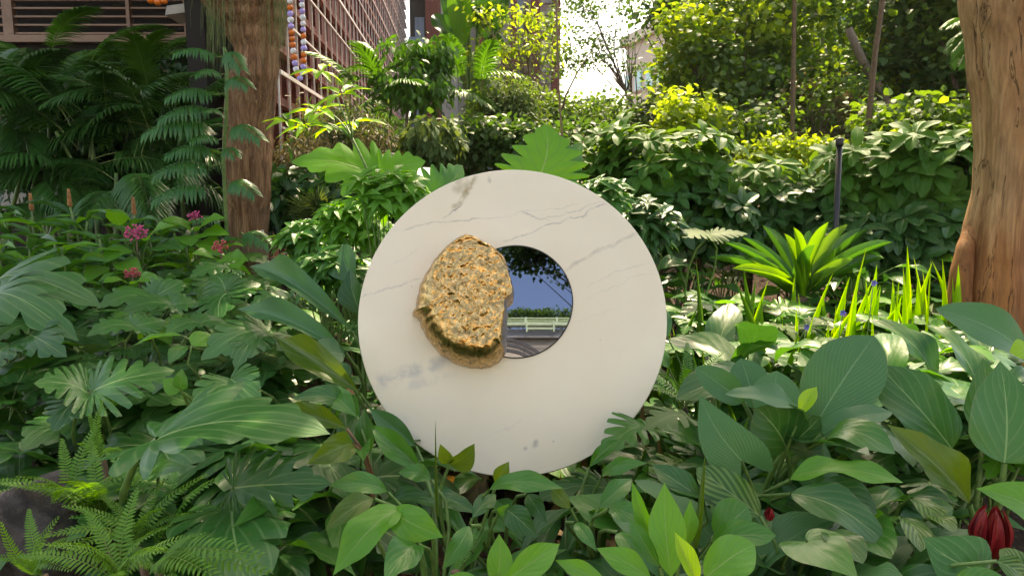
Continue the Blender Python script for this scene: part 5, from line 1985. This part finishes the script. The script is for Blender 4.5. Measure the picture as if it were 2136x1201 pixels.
hl('RC', 'ellip', (2140, 745), (1952, 644), 100, 'leaf_ribbed', (-.1, -.75, .7), .12, 2.7, 2.75, .12, .02, r=.01)
plant('RD', 'broad_leaf_plant', 'plant with a tall broad upright leaf at the right edge', 'plant', 2090, 2.3)
hl('RD', 'ovate', (2095, 965), (2086, 752), 170, 'leaf_philo', (-.05, -1, .3), .04, 2.1, 2.25, .1, .02, r=.011)
hl('RD', 'ovate', (2050, 900), (2050, 745), 90, 'leaf_philo', (-.2, -1, .3), .04, 2.35, 2.4, .15, .02, r=.01)
hl('RD', 'ovate', (2170, 1085), (2036, 1018), 95, 'leaf_bright', (-.1, -.7, .7), .15, 1.8, 1.8, .2)
hl('RD', 'ovate', (2150, 740), (2105, 735), 60, 'leaf_lime', UPF, .1, 2.5)
plant('RE', 'round_leaf_plant', 'round dull green leaf by the red torch flower at the bottom right', 'plant', 2000, 1.8)
hl('RE', 'cord', (2030, 1185), (1925, 1120), 150, 'leaf_philo', (-.05, -.75, .6), .06, 1.65, 1.7, .1, .02)
hl('RE', 'ellip', (1985, 1235), (2090, 1200), 60, 'leaf_mid', UPF, .1, 1.55)
plant('RF', 'zebra_leaf_plant', 'zebra striped leaves between the dark ribbed leaf and the red torch flower', 'plant', 1930, 2.1)
hl('RF', 'ellip', (1900, 1040), (1965, 1105), 60, 'leaf_zebra', UPF, .12, 2.0, 1.85)
hl('RF', 'ellip', (1880, 1080), (1920, 1150), 60, 'leaf_zebra', UPF, .12, 1.9, 1.75)
hl('RF', 'ellip', (1945, 1075), (1990, 1110), 50, 'leaf_zebra', UPF, .12, 1.9, 1.8)
hl('RF', 'ellip', (2145, 1190), (2085, 1145), 60, 'leaf_zebra', UPF, .12, 1.65, 1.7)
hl('RF', 'ellip', (2080, 1170), (2150, 1215), 60, 'leaf_zebra', UPF, .12, 1.6, 1.6)
# --- lobed leaves behind
plant('BA', 'lobed_leaf_plant', 'big bright green lobed leaf spread flat behind the bright shrub', 'plant', 800, 4.6)
hl('BA', 'lobed', (791, 372), (606, 338), 150, 'leaf_bright', (0, -.75, .65), .08, 4.4, 4.4, .15, .05, r=.012)
hl('BA', 'lobed', (793, 372), (888, 336), 130, 'leaf_bright', (0, -.8, .6), .06, 4.4, 4.4, .15, .05, r=.012)
hl('BA', 'lobed', (905, 400), (965, 345), 110, 'leaf_mid', (.2, -1, .0), .06, 4.2, 4.4, .15, .05, r=.01)
hl('BA', 'lobed', (850, 400), (900, 350), 90, 'leaf_mid', (-.2, -1, .0), .06, 4.3, 4.6, .15, .05, r=.01)
plant('BB', 'lobed_leaf_plant', 'upright bright lobed leaf standing just above the disc top', 'plant', 1125, 3.8)
hl('BB', 'lobed', (1124, 372), (1138, 258), 190, 'leaf_bright', (0, -1, .2), .03, 3.6, 3.7, .1, .04, r=.012)
hl('BB', 'lobed', (1150, 380), (1215, 300), 90, 'leaf_mid', (.3, -.9, .3), .06, 3.8, 4.0, .15, .05, r=.01)
plant('BC', 'lobed_leaf_plant', 'pale deeply cut leaf on a long stalk left of the green rosette', 'plant', 1440, 4.4)
hl('BC', 'split', (1480, 490), (1420, 495), 90, 'leaf_grey', (0, -.3, 1), .05, 4.3, 4.2, .1, .03, r=.006)
hl('BC', 'split', (1482, 490), (1560, 488), 80, 'leaf_grey', (0, -.3, 1), .05, 4.3, 4.3, .1, .03, r=.006)

# --- the green rosette
def rosette():
    Y = 4.7
    r = rt(1668, Y)
    t = thing('bromeliad', r, 'large bright green strap-leaved rosette catching the sun at right', 'plant')
    H = at(1668, 612, Y)
    m = MB()
    m.tube([r, H + Vector((0, 0, -.02))], [.06, .05], 10)
    m.build('stem', MATS['stem_brown'], t, True)
    tips = [(1590, 470), (1636, 487), (1655, 474), (1673, 492), (1728, 463), (1700, 510), (1768, 468), (1820, 480), (1862, 505), (1845, 538), (1548, 495), (1512, 506), (1478, 537),
            (1528, 560), (1800, 565), (1688, 480), (1610, 560), (1740, 520), (1780, 540), (1560, 540)]
    for i, (a, b_) in enumerate(tips):
        dx = (a - 1668) / 190.0
        T = at(a, b_, Y + random.uniform(-.35, .45))
        B = H + Vector((dx * .08, random.uniform(-.04, .04), 0))
        mat = 'leaf_strap' if abs(dx) < .75 and i % 5 else 'leaf_mid'
        add_leaf(t, r, 'strap', B, T, .085 if abs(dx) < .6 else .065, (-dx * .9, -.6, .8), round(.02 + .05 * abs(dx), 2), mat, None, .35, 0, stalk=False)


rosette()


# --- red torch flower and bud
def torch(label, px, py, Y, w_, h, n, name='torch_flower'):
    r = rt(px, Y)
    t = thing(name, r, label, 'flower')
    b_ = at(px, py + h / 2, Y)
    m = MB()
    m.tube([r, b_], [.012, .009], 7)
    m.build('stem', MATS['petiole_green'], t, True)
    LIB.setdefault('petal', None)
    for ring, (k, sp, hh) in enumerate(((n, .5, .95), (max(3, n - 2), .33, 1.0), (max(2, n - 4), .15, .92))):
        for i in range(k):
            a = 2 * math.pi * (i + .5 * ring) / k
            d = Vector((math.cos(a), math.sin(a), 0))
            W = px2m(w_, Y)
            B = b_ + d * W * .08
            T = b_ + d * W * sp * .7 + Vector((0, 0, px2m(h, Y) * hh))
            me = leaf_mesh('ellip', .14, i % 3, 'flower_red', .25, .01)
            put('petal', me, t, None, leaf_matrix(B, T, d + Vector((0, 0, .1)), W * .42))


torch('red torch-like flower with upright waxy petals at the lower right', 2062, 1102, 1.85, 64, 118, 7)
torch('small red flower bud among leaves right of the disc foot', 1604, 1070, 1.95, 17, 30, 4, 'flower_bud')


# --- ferns
def fern(label, px, Y, pyt, n, L, seed, kind='fern', group='ferns at the lower left', tips=None):
    rs = random.Random(seed)
    r = rt(px, Y)
    t = thing('fern', r, label, 'fern', group)
    H = at(px, pyt, Y)
    H.z = max(H.z, r.z + .02)
    m = MB()
    m.tube([r, H], [.018, .012], 6)
    m.build('crown_stem', MATS['stem_brown'], t, True)
    if tips:
        for (a, b_, y) in tips:
            put('frond', FROND[kind](rs.randint(0, 2)), t, None, uni_matrix(H, at(a, b_, y), (rs.uniform(-.3, .3), -.5, .85)))
        return
    for k in range(n):
        a = 2 * math.pi * (k + rs.random() * .6) / n
        el = rs.uniform(.25, 1.1)
        d = Vector((math.cos(a), math.sin(a) * .8 - .2, el)).normalized()
        put('frond', FROND[kind](rs.randint(0, 2)), t, None, uni_matrix(H, H + d * L * rs.uniform(.75, 1.15), (-d.x, -d.y - .3, .8)))


fern('fern with pale arching fronds crossing the bottom edge at left', 330, 1.75, 1190, 0, 0, 1, tips=[(570, 1195, 1.6), (555, 1160, 1.55), (440, 1130, 1.8), (470, 1215, 1.5), (260, 1120, 1.8), (200, 1190, 1.6)])
fern('fern in front of the dark boulder at the bottom left corner', 90, 1.7, 1200, 0, 0, 2, tips=[(0, 1085, 1.65), (125, 1075, 1.65), (-30, 1160, 1.6), (180, 1120, 1.6), (60, 1060, 1.8), (150, 1190, 1.55)])
fern('bushy fern behind the thick green stalk at lower left', 215, 2.1, 1090, 11, .30, 3)
fern('fern climbing up beside the dark boulder', 155, 2.15, 1060, 10, .28, 4)
fern('upright fern fronds rising above the wide lobed leaf', 215, 2.3, 960, 0, 0, 5, tips=[(215, 832, 2.35), (185, 860, 2.3), (245, 940, 2.2), (160, 925, 2.2), (280, 960, 2.15)])
fern('darker fern under the dark split leaf', 350, 2.05, 1130, 9, .30, 6, 'ferndark')
fern('small dark fern below the arching leaf at the bottom', 950, 1.75, 1190, 0, 0, 7, 'ferndark', 'ferns by the disc', tips=[(1005, 1095, 1.85), (975, 1120, 1.75)])
fern('pale fern at the very bottom left of centre', 250, 1.6, 1215, 9, .26, 8)
fern('fern frond clump right of the disc edge', 1430, 2.9, 850, 9, .3, 9, 'ferndark', 'ferns by the disc')
fern('fern filling the gap right of the boulder', 290, 1.95, 1140, 9, .26, 10)


# --- flowering plants at left
def umbel(plant_t, c, r, mat, n=46):
    m = MB()
    for k in range(n):
        d = Vector((random.gauss(0, 1), random.gauss(0, 1), random.gauss(0, 1))).normalized()
        p = c + Vector((d.x * r * 1.25, d.y * r, d.z * r * .9)) * random.uniform(.75, 1.05)
        s = r * .11
        m.tube([p - d * s, p, p + d * s * .9, p + d * s * 1.6], [s * .5, s * 1.2, s, s * .1], 5)
        m.tube([c, p], [.0012, .001], 3, False)
    return m.build('flower_head', MATS[mat], plant_t, True)


def flowering(label, px, py, Y, head_r, mat, leaves, seed):
    rs = random.Random(seed)
    r = rt(px, Y)
    t = thing('flowering_shrub', r, label, 'plant', 'pink flowering plants at the left')
    H = at(px, py, Y)
    m = MB()
    m.tube(bez(r, r.lerp(H, .4), r.lerp(H, .8), H, 6), .006, 6)
    m.build('stem', MATS['stem_brown'], t, True)
    umbel(t, H, head_r, mat)
    for (bx, by, tx, ty, w_, mt) in leaves:
        B, T = at(bx, by, Y - .05), at(tx, ty, Y - .2)
        add_leaf(t, r, 'ovate', B, T, px2m(w_, Y), (0, -.55, .85), .1, mt, None, .12, .03, True, .004)


flowering('plant with a round vivid pink flower cluster at the left', 283, 485, 5.0, .062, 'flower_pink',
          [(270, 520, 215, 550, 55, 'leaf_bright'), (225, 540, 165, 548, 48, 'leaf_bright'), (215, 555, 180, 590, 50, 'leaf_bright'), (310, 500, 365, 470, 45, 'leaf_bright'), (320, 520, 380, 520, 48, 'leaf_dark'), (250, 470, 225, 440, 40, 'leaf_bright'), (255, 545, 300, 575, 44, 'leaf_bright'), (240, 530, 205, 520, 50, 'leaf_bright')], 1)
flowering('plant with a pale pink flower cluster left of the fibrous trunk', 407, 452, 5.3, .045, 'flower_pink',
          [(400, 480, 335, 460, 45, 'leaf_bright'), (415, 480, 470, 455, 45, 'leaf_bright'), (420, 490, 480, 490, 45, 'leaf_bright'), (395, 495, 370, 525, 50, 'leaf_bright'), (425, 500, 455, 535, 45, 'leaf_bright'), (405, 490, 400, 515, 50, 'leaf_bright')], 2)
flowering('plant with a hanging coral flower cluster at the fibrous trunk foot', 460, 514, 4.7, .045, 'flower_coral',
          [(450, 540, 400, 530, 45, 'leaf_bright'), (465, 540, 520, 545, 45, 'leaf_bright'), (455, 545, 430, 570, 45, 'leaf_dark')], 3)
flowering('plant with a small coral red flower cluster above the speckled lobed leaves', 275, 570, 4.3, .038, 'flower_coral',
          [(265, 590, 215, 590, 40, 'leaf_bright'), (285, 590, 335, 585, 42, 'leaf_bright'), (275, 595, 270, 625, 40, 'leaf_bright')], 4)


def ginger(label, px, py, Y, spike, seed, group='ginger plants along the left'):
    rs = random.Random(seed)
    r = rt(px, Y)
    t = thing('ginger_plant', r, label, 'plant', group)
    H = at(px, py + 20, Y)
    n = 4
    for k in range(n):
        b0 = r + Vector((rs.uniform(-.12, .12), rs.uniform(-.1, .1), 0))
        e = H + Vector((rs.uniform(-.2, .2), rs.uniform(-.15, .15), rs.uniform(-.15, .0))) if k else H
        m = MB()
        m.tube(bez(b0, b0.lerp(e, .4), b0.lerp(e, .8), e, 6), .009, 6)
        m.build('stem', MATS['petiole_green'], t, True)
        for i in range(9):
            p = b0.lerp(e, .3 + .7 * i / 9)
            a = (0 if i % 2 else math.pi) + rs.uniform(-.7, .7) + k
            d = Vector((math.cos(a), math.sin(a) * .7 - .25, .45)).normalized()
            L = rs.uniform(.26, .42)
            add_leaf(t, r, 'narrow', p, p + d * L + Vector((0, 0, -.06)), L * .17, (0, -.2, 1), .14, rs.choice(['leaf_mid', 'leaf_dark', 'leaf_mid', 'leaf_bright']), None, .2, .02, stalk=False)
    if spike:
        m = MB()
        for k in range(60):
            f = k / 60
            a = k * 2.4
            rr = .017 * (1 - f * .5)
            c = H + Vector((0, 0, .13 * f))
            d = Vector((math.cos(a), math.sin(a), .8)).normalized()
            m.tube([c, c + d * rr * .7, c + d * rr * 1.5], [.006, .008, .002], 4)
        m.build('flower_spike', MATS['flower_orange'], t, True)


ginger('ginger with an orange flower spike at the far left', 66, 420, 5.6, True, 1)
ginger('ginger with a tall orange flower spike, second from the left edge', 146, 412, 5.5, True, 2)
ginger('ginger with a small orange spike above the round pink flower', 280, 428, 5.5, True, 3)
ginger('leafy ginger without flower hanging over the left edge', -5, 470, 4.6, False, 4)
ginger('leafy ginger stems below the two orange spikes', 110, 470, 4.9, False, 5)
ginger('leafy ginger between the pink flower and the orange spikes', 205, 470, 5.2, False, 6)
ginger('narrow-leaved ginger behind the pale pink flower cluster', 345, 450, 5.8, False, 7)
ginger('narrow-leaved ginger close to the left of the fibrous trunk foot', 430, 480, 5.6, False, 8)


# --- grasses
def grass(name, label, px, Y, n, h, spread, mat, seed, lean=(0, 0), wd=.014, group=None, topz=None):
    rs = random.Random(seed)
    r = rt(px, Y)
    t = thing(name, r, label, 'grass', group)
    for k in range(n):
        B = r + Vector((rs.gauss(0, spread * .35), rs.gauss(0, spread * .25), 0))
        hh = h * rs.uniform(.6, 1.15)
        a = rs.uniform(0, 6.28)
        k_ = rs.random()
        T = B + Vector((math.cos(a) * hh * (.1 + .75 * k_) + lean[0] * hh, math.sin(a) * hh * (.1 + .5 * k_) + lean[1], hh * (1.05 - .5 * k_)))
        if hits_disc(T, B.lerp(T, .8), B.lerp(T, .6)):
            continue
        nn = Vector((T.x - B.x, T.y - B.y, .25))
        add_leaf(t, r, 'blade', B, T, wd * rs.uniform(.7, 1.3), nn, round(rs.choice([.05, .1, .16, .24]) + .08 * k_, 2), mat, None, .3, 0, stalk=False)


grass('blade_clump', 'bright sunlit blades right of the rosette', 1835, 4.1, 90, .78, .6, 'leaf_lime', 1, (0, 0), .014, 'sunlit blade clumps')  # lime leaf colour stands in for stronger sun, here and in the next clump
grass('blade_clump', 'bright sunlit blades left of the peeling trunk foot', 1925, 4.1, 75, .8, .5, 'leaf_lime', 2, (0, 0), .017, 'sunlit blade clumps')
grass('blade_clump', 'thin bright blades in the middle right below the rosette', 1790, 3.6, 46, .55, .5, 'leaf_strap', 3, (0, 0), .010, 'sunlit blade clumps')
grass('blade_clump', 'green blades rising along the disc right edge', 1405, 3.6, 40, .85, .35, 'leaf_grass', 4, (.14, 0), .010, 'blade clumps by the disc')
grass('blade_clump', 'long arching blades at the disc lower right edge', 1300, 2.75, 30, .85, .2, 'leaf_grass', 5, (.5, 0), .008, 'blade clumps by the disc')
grass('blade_clump', 'thin blades and dry stems behind the disc foot', 1230, 3.1, 30, .5, .4, 'leaf_dry', 6, (.1, 0), .012, 'blade clumps by the disc')
grass('blade_clump', 'fine grass blades drooping right of the disc foot', 1400, 2.5, 30, .55, .35, 'leaf_grass', 7, (.1, 0), .011, 'blade clumps by the disc')
grass('blade_clump', 'blade tuft between the rosette and the disc edge', 1460, 4.2, 30, .55, .4, 'leaf_grass', 8, (0, 0), .02, 'sunlit blade clumps')
grass('blade_clump', 'blade tuft behind the disc left foot', 905, 3.1, 16, .35, .4, 'leaf_dry', 9, (0, 0), .012, 'blade clumps by the disc')


# ------------------------------------------------------------------ filler planting between the hand-set leaves
def rosette_plant(name, label, cat, group, x, y, top, species, seed):
    rs = random.Random(seed)
    root = Vector((x, y, gz(x, y)))
    t = thing(name, root, label, cat, group)
    sp = species
    for k in range(sp['n']):
        a = 2 * math.pi * (k + rs.random() * .8) / sp['n']
        reach = rs.uniform(.06, .24) * sp.get('reach', 1)
        z = max(root.z + .08, root.z + (top - root.z) * rs.uniform(.5, 1.0))
        B = Vector((x + math.cos(a) * reach, y + math.sin(a) * reach, z))
        L = sp['L'] * rs.uniform(.7, 1.2)
        d = Vector((math.cos(a), math.sin(a) - .15, rs.uniform(*sp['el']))).normalized()
        T = B + d * L
        if hits_disc(B, T, B.lerp(T, .5)):
            continue
        add_leaf(t, root, sp['kind'], B, T, L * sp['asp'] * rs.uniform(.85, 1.15), (d.x * -.3 + rs.uniform(-.35, .35), -d.y * .3 + rs.uniform(-.25, .3) - .12, 1), rs.choice([.08, .12, .18]), rs.choice(sp['mats']), rs.randint(0, 3), rs.choice([.1, .2]), .04, True, sp.get('r', .005))


SPECIES = {
    'philo': dict(n=9, L=.28, asp=.28, kind='lance', el=(-.35, .5), mats=['leaf_mid', 'leaf_dark', 'leaf_mid', 'leaf_deep']),
    'split': dict(n=6, L=.34, asp=.85, kind='split', el=(-.35, .1), mats=['leaf_philo', 'leaf_dark', 'leaf_philo']),
    'lobed': dict(n=5, L=.33, asp=.85, kind='lobed', el=(-.3, .1), mats=['leaf_philo', 'leaf_mid', 'leaf_dark']),
    'mons': dict(n=5, L=.38, asp=.8, kind='monstera', el=(-.4, .1), mats=['leaf_philo', 'leaf_dark', 'leaf_deep']),
    'heart': dict(n=7, L=.2, asp=.75, kind='cord', el=(-.4, .3), mats=['leaf_mid', 'leaf_dark', 'leaf_bright']),
    'pale': dict(n=7, L=.24, asp=.8, kind='split', el=(-.2, .2), mats=['leaf_grey', 'leaf_bright', 'leaf_mid', 'leaf_bright']),
    'rib': dict(n=6, L=.34, asp=.42, kind='ellip', el=(-.1, .9), mats=['leaf_ribbed', 'leaf_dark', 'leaf_mid']),
}


MARKS = [(260, 1010, 'the thick green stalk'), (60, 1090, 'the dark boulder'), (500, 900, 'the wide lobed leaf'), (590, 1030, 'the dark split leaf'), (195, 810, 'the combed leaf above the ferns'),
         (100, 660, 'the drooping fingered leaf'), (330, 640, 'the speckled lobed leaves'), (470, 620, 'the star-like lobed leaf'), (490, 720, 'the arching combed leaf'), (620, 610, 'the long grey green paddle leaf'),
         (680, 760, 'the olive leaf edge by the disc'), (283, 485, 'the vivid pink flower'), (407, 452, 'the pale pink flower'), (460, 514, 'the hanging coral flower'), (275, 570, 'the small coral flower'),
         (66, 420, 'the leftmost orange spike'), (146, 412, 'the second orange spike'), (516, 500, 'the fibrous trunk foot'), (735, 470, 'the yellow green shrub'), (690, 560, 'the disc left edge'), (840, 1100, 'the large arching leaf'),
         (950, 950, 'the folded leaf on its pale stalk'), (1100, 1015, 'the horizontal glossy leaf'), (1041, 1150, 'the pointed leaf at the bottom edge'), (1390, 1080, 'the broad upright pale leaf'), (1280, 1030, 'the curling glossy leaves'),
         (1069, 960, 'the disc lowest point'), (800, 900, 'the disc lower left edge'), (1330, 900, 'the disc lower right edge'), (1392, 660, 'the disc right edge'), (1760, 780, 'the largest ribbed leaf'), (1510, 900, 'the arrow-shaped leaf'),
         (1790, 920, 'the arched ribbed leaf'), (1770, 1000, 'the horizontal bright leaf'), (1730, 1150, 'the heart-shaped leaf'), (1604, 1068, 'the small red bud'), (2062, 1100, 'the red torch flower'), (1910, 850, 'the torn grey green leaf'),
         (2090, 850, 'the tall broad leaf'), (2040, 690, 'the ribbed leaf under the peeling trunk'), (1668, 590, 'the green rosette'), (1500, 490, 'the pale deeply cut leaf'), (1757, 652, 'the violet flower'), (1900, 620, 'the sunlit blades'),
         (1749, 400, 'the black garden post'), (2060, 560, 'the peeling trunk'), (1960, 1170, 'the round dull leaf'), (1940, 1080, 'the zebra leaves'), (1530, 1170, 'the bright leaf at the bottom'), (850, 450, 'the disc upper left edge'), (1262, 405, 'the disc upper right edge')]
USED = set()


def place_label(look, p):
    """look + where it stands next to two findable things"""
    a, b_ = proj(p)
    m = sorted(MARKS, key=lambda q: (q[0] - a) ** 2 + (q[1] - b_) ** 2)
    for i in range(6):
        for j in range(i + 1, 8):
            q = m[i]
            dx, dy = a - q[0], b_ - q[1]
            w_ = ('right of' if dx > 0 else 'left of') if abs(dx) > abs(dy) else ('below' if dy > 0 else 'above')
            lab = look + ' ' + w_ + ' ' + q[2] + ', toward ' + m[j][2]
            if lab not in USED and len(lab.split()) <= 16:
                USED.add(lab)
                return lab
    return look


def fill(region, count, species, name, label, group, dz=-.12, seed=0, ztop=None):
    rs = random.Random(seed)
    px0, px1, y0, y1 = region
    for k in range(count):
        y = y0 + (y1 - y0) * ((k + rs.random()) / count)
        px = rs.uniform(px0, px1)
        x = at(px, 500, y).x
        top = (.6 + .1 * y + dz + rs.uniform(-.08, .05)) if ztop is None else ztop + rs.uniform(-.06, .06)
        sk = rs.choice(species)
        look = {'philo': 'lance-leaved plant', 'split': 'split-leaved plant', 'lobed': 'lobed-leaved plant', 'mons': 'slotted-leaf plant', 'heart': 'heart-leaved plant', 'pale': 'pale cut-leaved plant', 'rib': 'ribbed-leaf plant'}[sk]
        rosette_plant(look.replace('-', '_').replace(' ', '_'), place_label(look, Vector((x, y, top))), 'plant', group, x, y, top, SPECIES[sk], seed * 1000 + k)


fill((-60, 520, 2.1, 3.2), 20, ['split', 'mons', 'lobed'], 'split_leaf_plant', 'dark split-leaved plant filling the near part of the left bed', 'split-leaved plants in the near left bed', -.16, 1)
fill((-60, 700, 3.1, 4.6), 36, ['split', 'lobed', 'mons', 'heart'], 'split_leaf_plant', 'lobed-leaved plant filling the middle of the left bed', 'lobed-leaved plants in the middle left bed', -.1, 2)
fill((-40, 800, 4.4, 6.2), 26, ['heart', 'lobed', 'philo'], 'leafy_plant', 'leafy plant filling the rear of the left bed', 'leafy plants in the rear left bed', -.12, 3)
fill((420, 760, 2.0, 3.0), 11, ['philo', 'philo', 'mons'], 'lance_leaf_plant', 'lance-leaved plant in the bed left of the disc foot', 'lance-leaved plants left of the disc foot', -.2, 4)
fill((700, 1480, 1.65, 2.3), 18, ['philo'], 'lance_leaf_plant', 'lance-leaved plant low in front of the disc', 'lance-leaved plants in front of the disc', 0, 5, .34)
fill((780, 1400, 2.95, 3.6), 14, ['philo', 'heart'], 'lance_leaf_plant', 'shaded lance-leaved plant behind the disc foot', 'shaded plants behind the disc foot', 0, 6, .42)
fill((1440, 2160, 1.7, 2.5), 20, ['rib', 'philo', 'philo'], 'broad_leaf_plant', 'broad-leaved plant filling the near right bed', 'broad-leaved plants in the near right bed', -.3, 7)
fill((1400, 2160, 2.5, 3.5), 34, ['pale', 'rib', 'lobed', 'split'], 'pale_leaf_plant', 'pale cut-leaved plant in the sunlit middle right bed', 'pale-leaved plants in the middle right bed', -.14, 8)
fill((1380, 2120, 3.5, 4.9), 52, ['pale', 'lobed', 'heart', 'split', 'heart'], 'pale_leaf_plant', 'small-leaved plant around the green rosette', 'plants around the green rosette', -.2, 9)
fill((1380, 2100, 4.7, 5.6), 26, ['heart', 'philo', 'heart'], 'leafy_plant', '', 'leafy plants under the hedge', -.05, 11)
fill((850, 1350, 3.6, 5.0), 12, ['heart', 'philo'], 'leafy_plant', 'leafy plant hidden behind the disc', 'leafy plants behind the disc', -.1, 10)

# small violet flowers in the sunlit grass
for i, (px, py, lab) in enumerate([(1757, 652, 'small violet flower among the sunlit blades'), (1682, 682, 'tiny violet flower below the green rosette'), (1822, 590, 'violet flower right of the green rosette')]):
    Y = 3.9
    r = rt(px, Y)
    t = thing('violet_flower', r, lab, 'flower')
    H = at(px, py, Y)
    m = MB()
    m.tube([r, H], .003, 5)
    m.build('stem', MATS['petiole_green'], t, True)
    for k in range(5):
        a = 2 * math.pi * k / 5
        d = Vector((math.cos(a), -.4, math.sin(a)))
        put('petal', leaf_mesh('ovate', .1, 0, 'flower_violet', .1, .01), t, None, leaf_matrix(H, H + d * .022, (0, -1, .2), .016))
for i, (px, py, lab) in enumerate([(1252, 292, 'small red flower spike above the hedge, left one'), (1286, 287, 'small red flower spike above the hedge, right one'), (1213, 300, 'small red flower spike nearest the hanging vine')]):
    Y = 6.2
    r = rt(px, Y)
    t = thing('red_flower_spike', r, lab, 'flower')
    H = at(px, py, Y)
    m = MB()
    m.tube([r, H], .004, 5)
    m.build('stem', MATS['petiole_green'], t, True)
    m = MB()
    for k in range(16):
        a = k * 2.4
        c = H + Vector((0, 0, .06 * k / 16))
        d = Vector((math.cos(a), math.sin(a), .9)).normalized()
        m.tube([c, c + d * .012, c + d * .03], [.005, .007, .001], 4)
    m.build('flower_head', MATS['flower_red'], t, True)

# fallen leaves on the soil below the disc
for i in range(26):
    x, y = random.uniform(-.9, 1.6), random.uniform(2.6, 4.0)
    p = Vector((x, y, gz(x, y) + .05 * noise.noise(Vector((x * 1.7, y * 1.7, 0))) + .012))
    a = random.uniform(0, 6.28)
    L = random.uniform(.07, .15)
    o = put('fallen_leaf', leaf_mesh('ovate', .15, i % 3, 'leaf_dry', .2, .04), None, None, leaf_matrix(p, p + Vector((math.cos(a) * L, math.sin(a) * L, .01)), (random.uniform(-.3, .3), random.uniform(-.3, .3), 1), L * .5))
    tag(o, place_label('dry fallen leaf', p), 'leaf', 'fallen leaves under the disc')

# ------------------------------------------------------------------ the bright humid air
def haze():
    m = bpy.data.materials.new('humid_air')
    m.use_nodes = True
    t = m.node_tree
    t.nodes.clear()
    o = t.nodes.new('ShaderNodeOutputMaterial')
    v = t.nodes.new('ShaderNodeVolumePrincipled')
    v.inputs['Color'].default_value = (0.95, 0.97, 1.0, 1)
    v.inputs['Density'].default_value = 0.0004
    v.inputs['Anisotropy'].default_value = 0.45
    t.links.new(v.outputs[0], o.inputs['Volume'])
    b = MB().box((-320, -320, -3), (320, 320, 24)).build('haze', m)
    tag(b, kind='stuff')


haze()
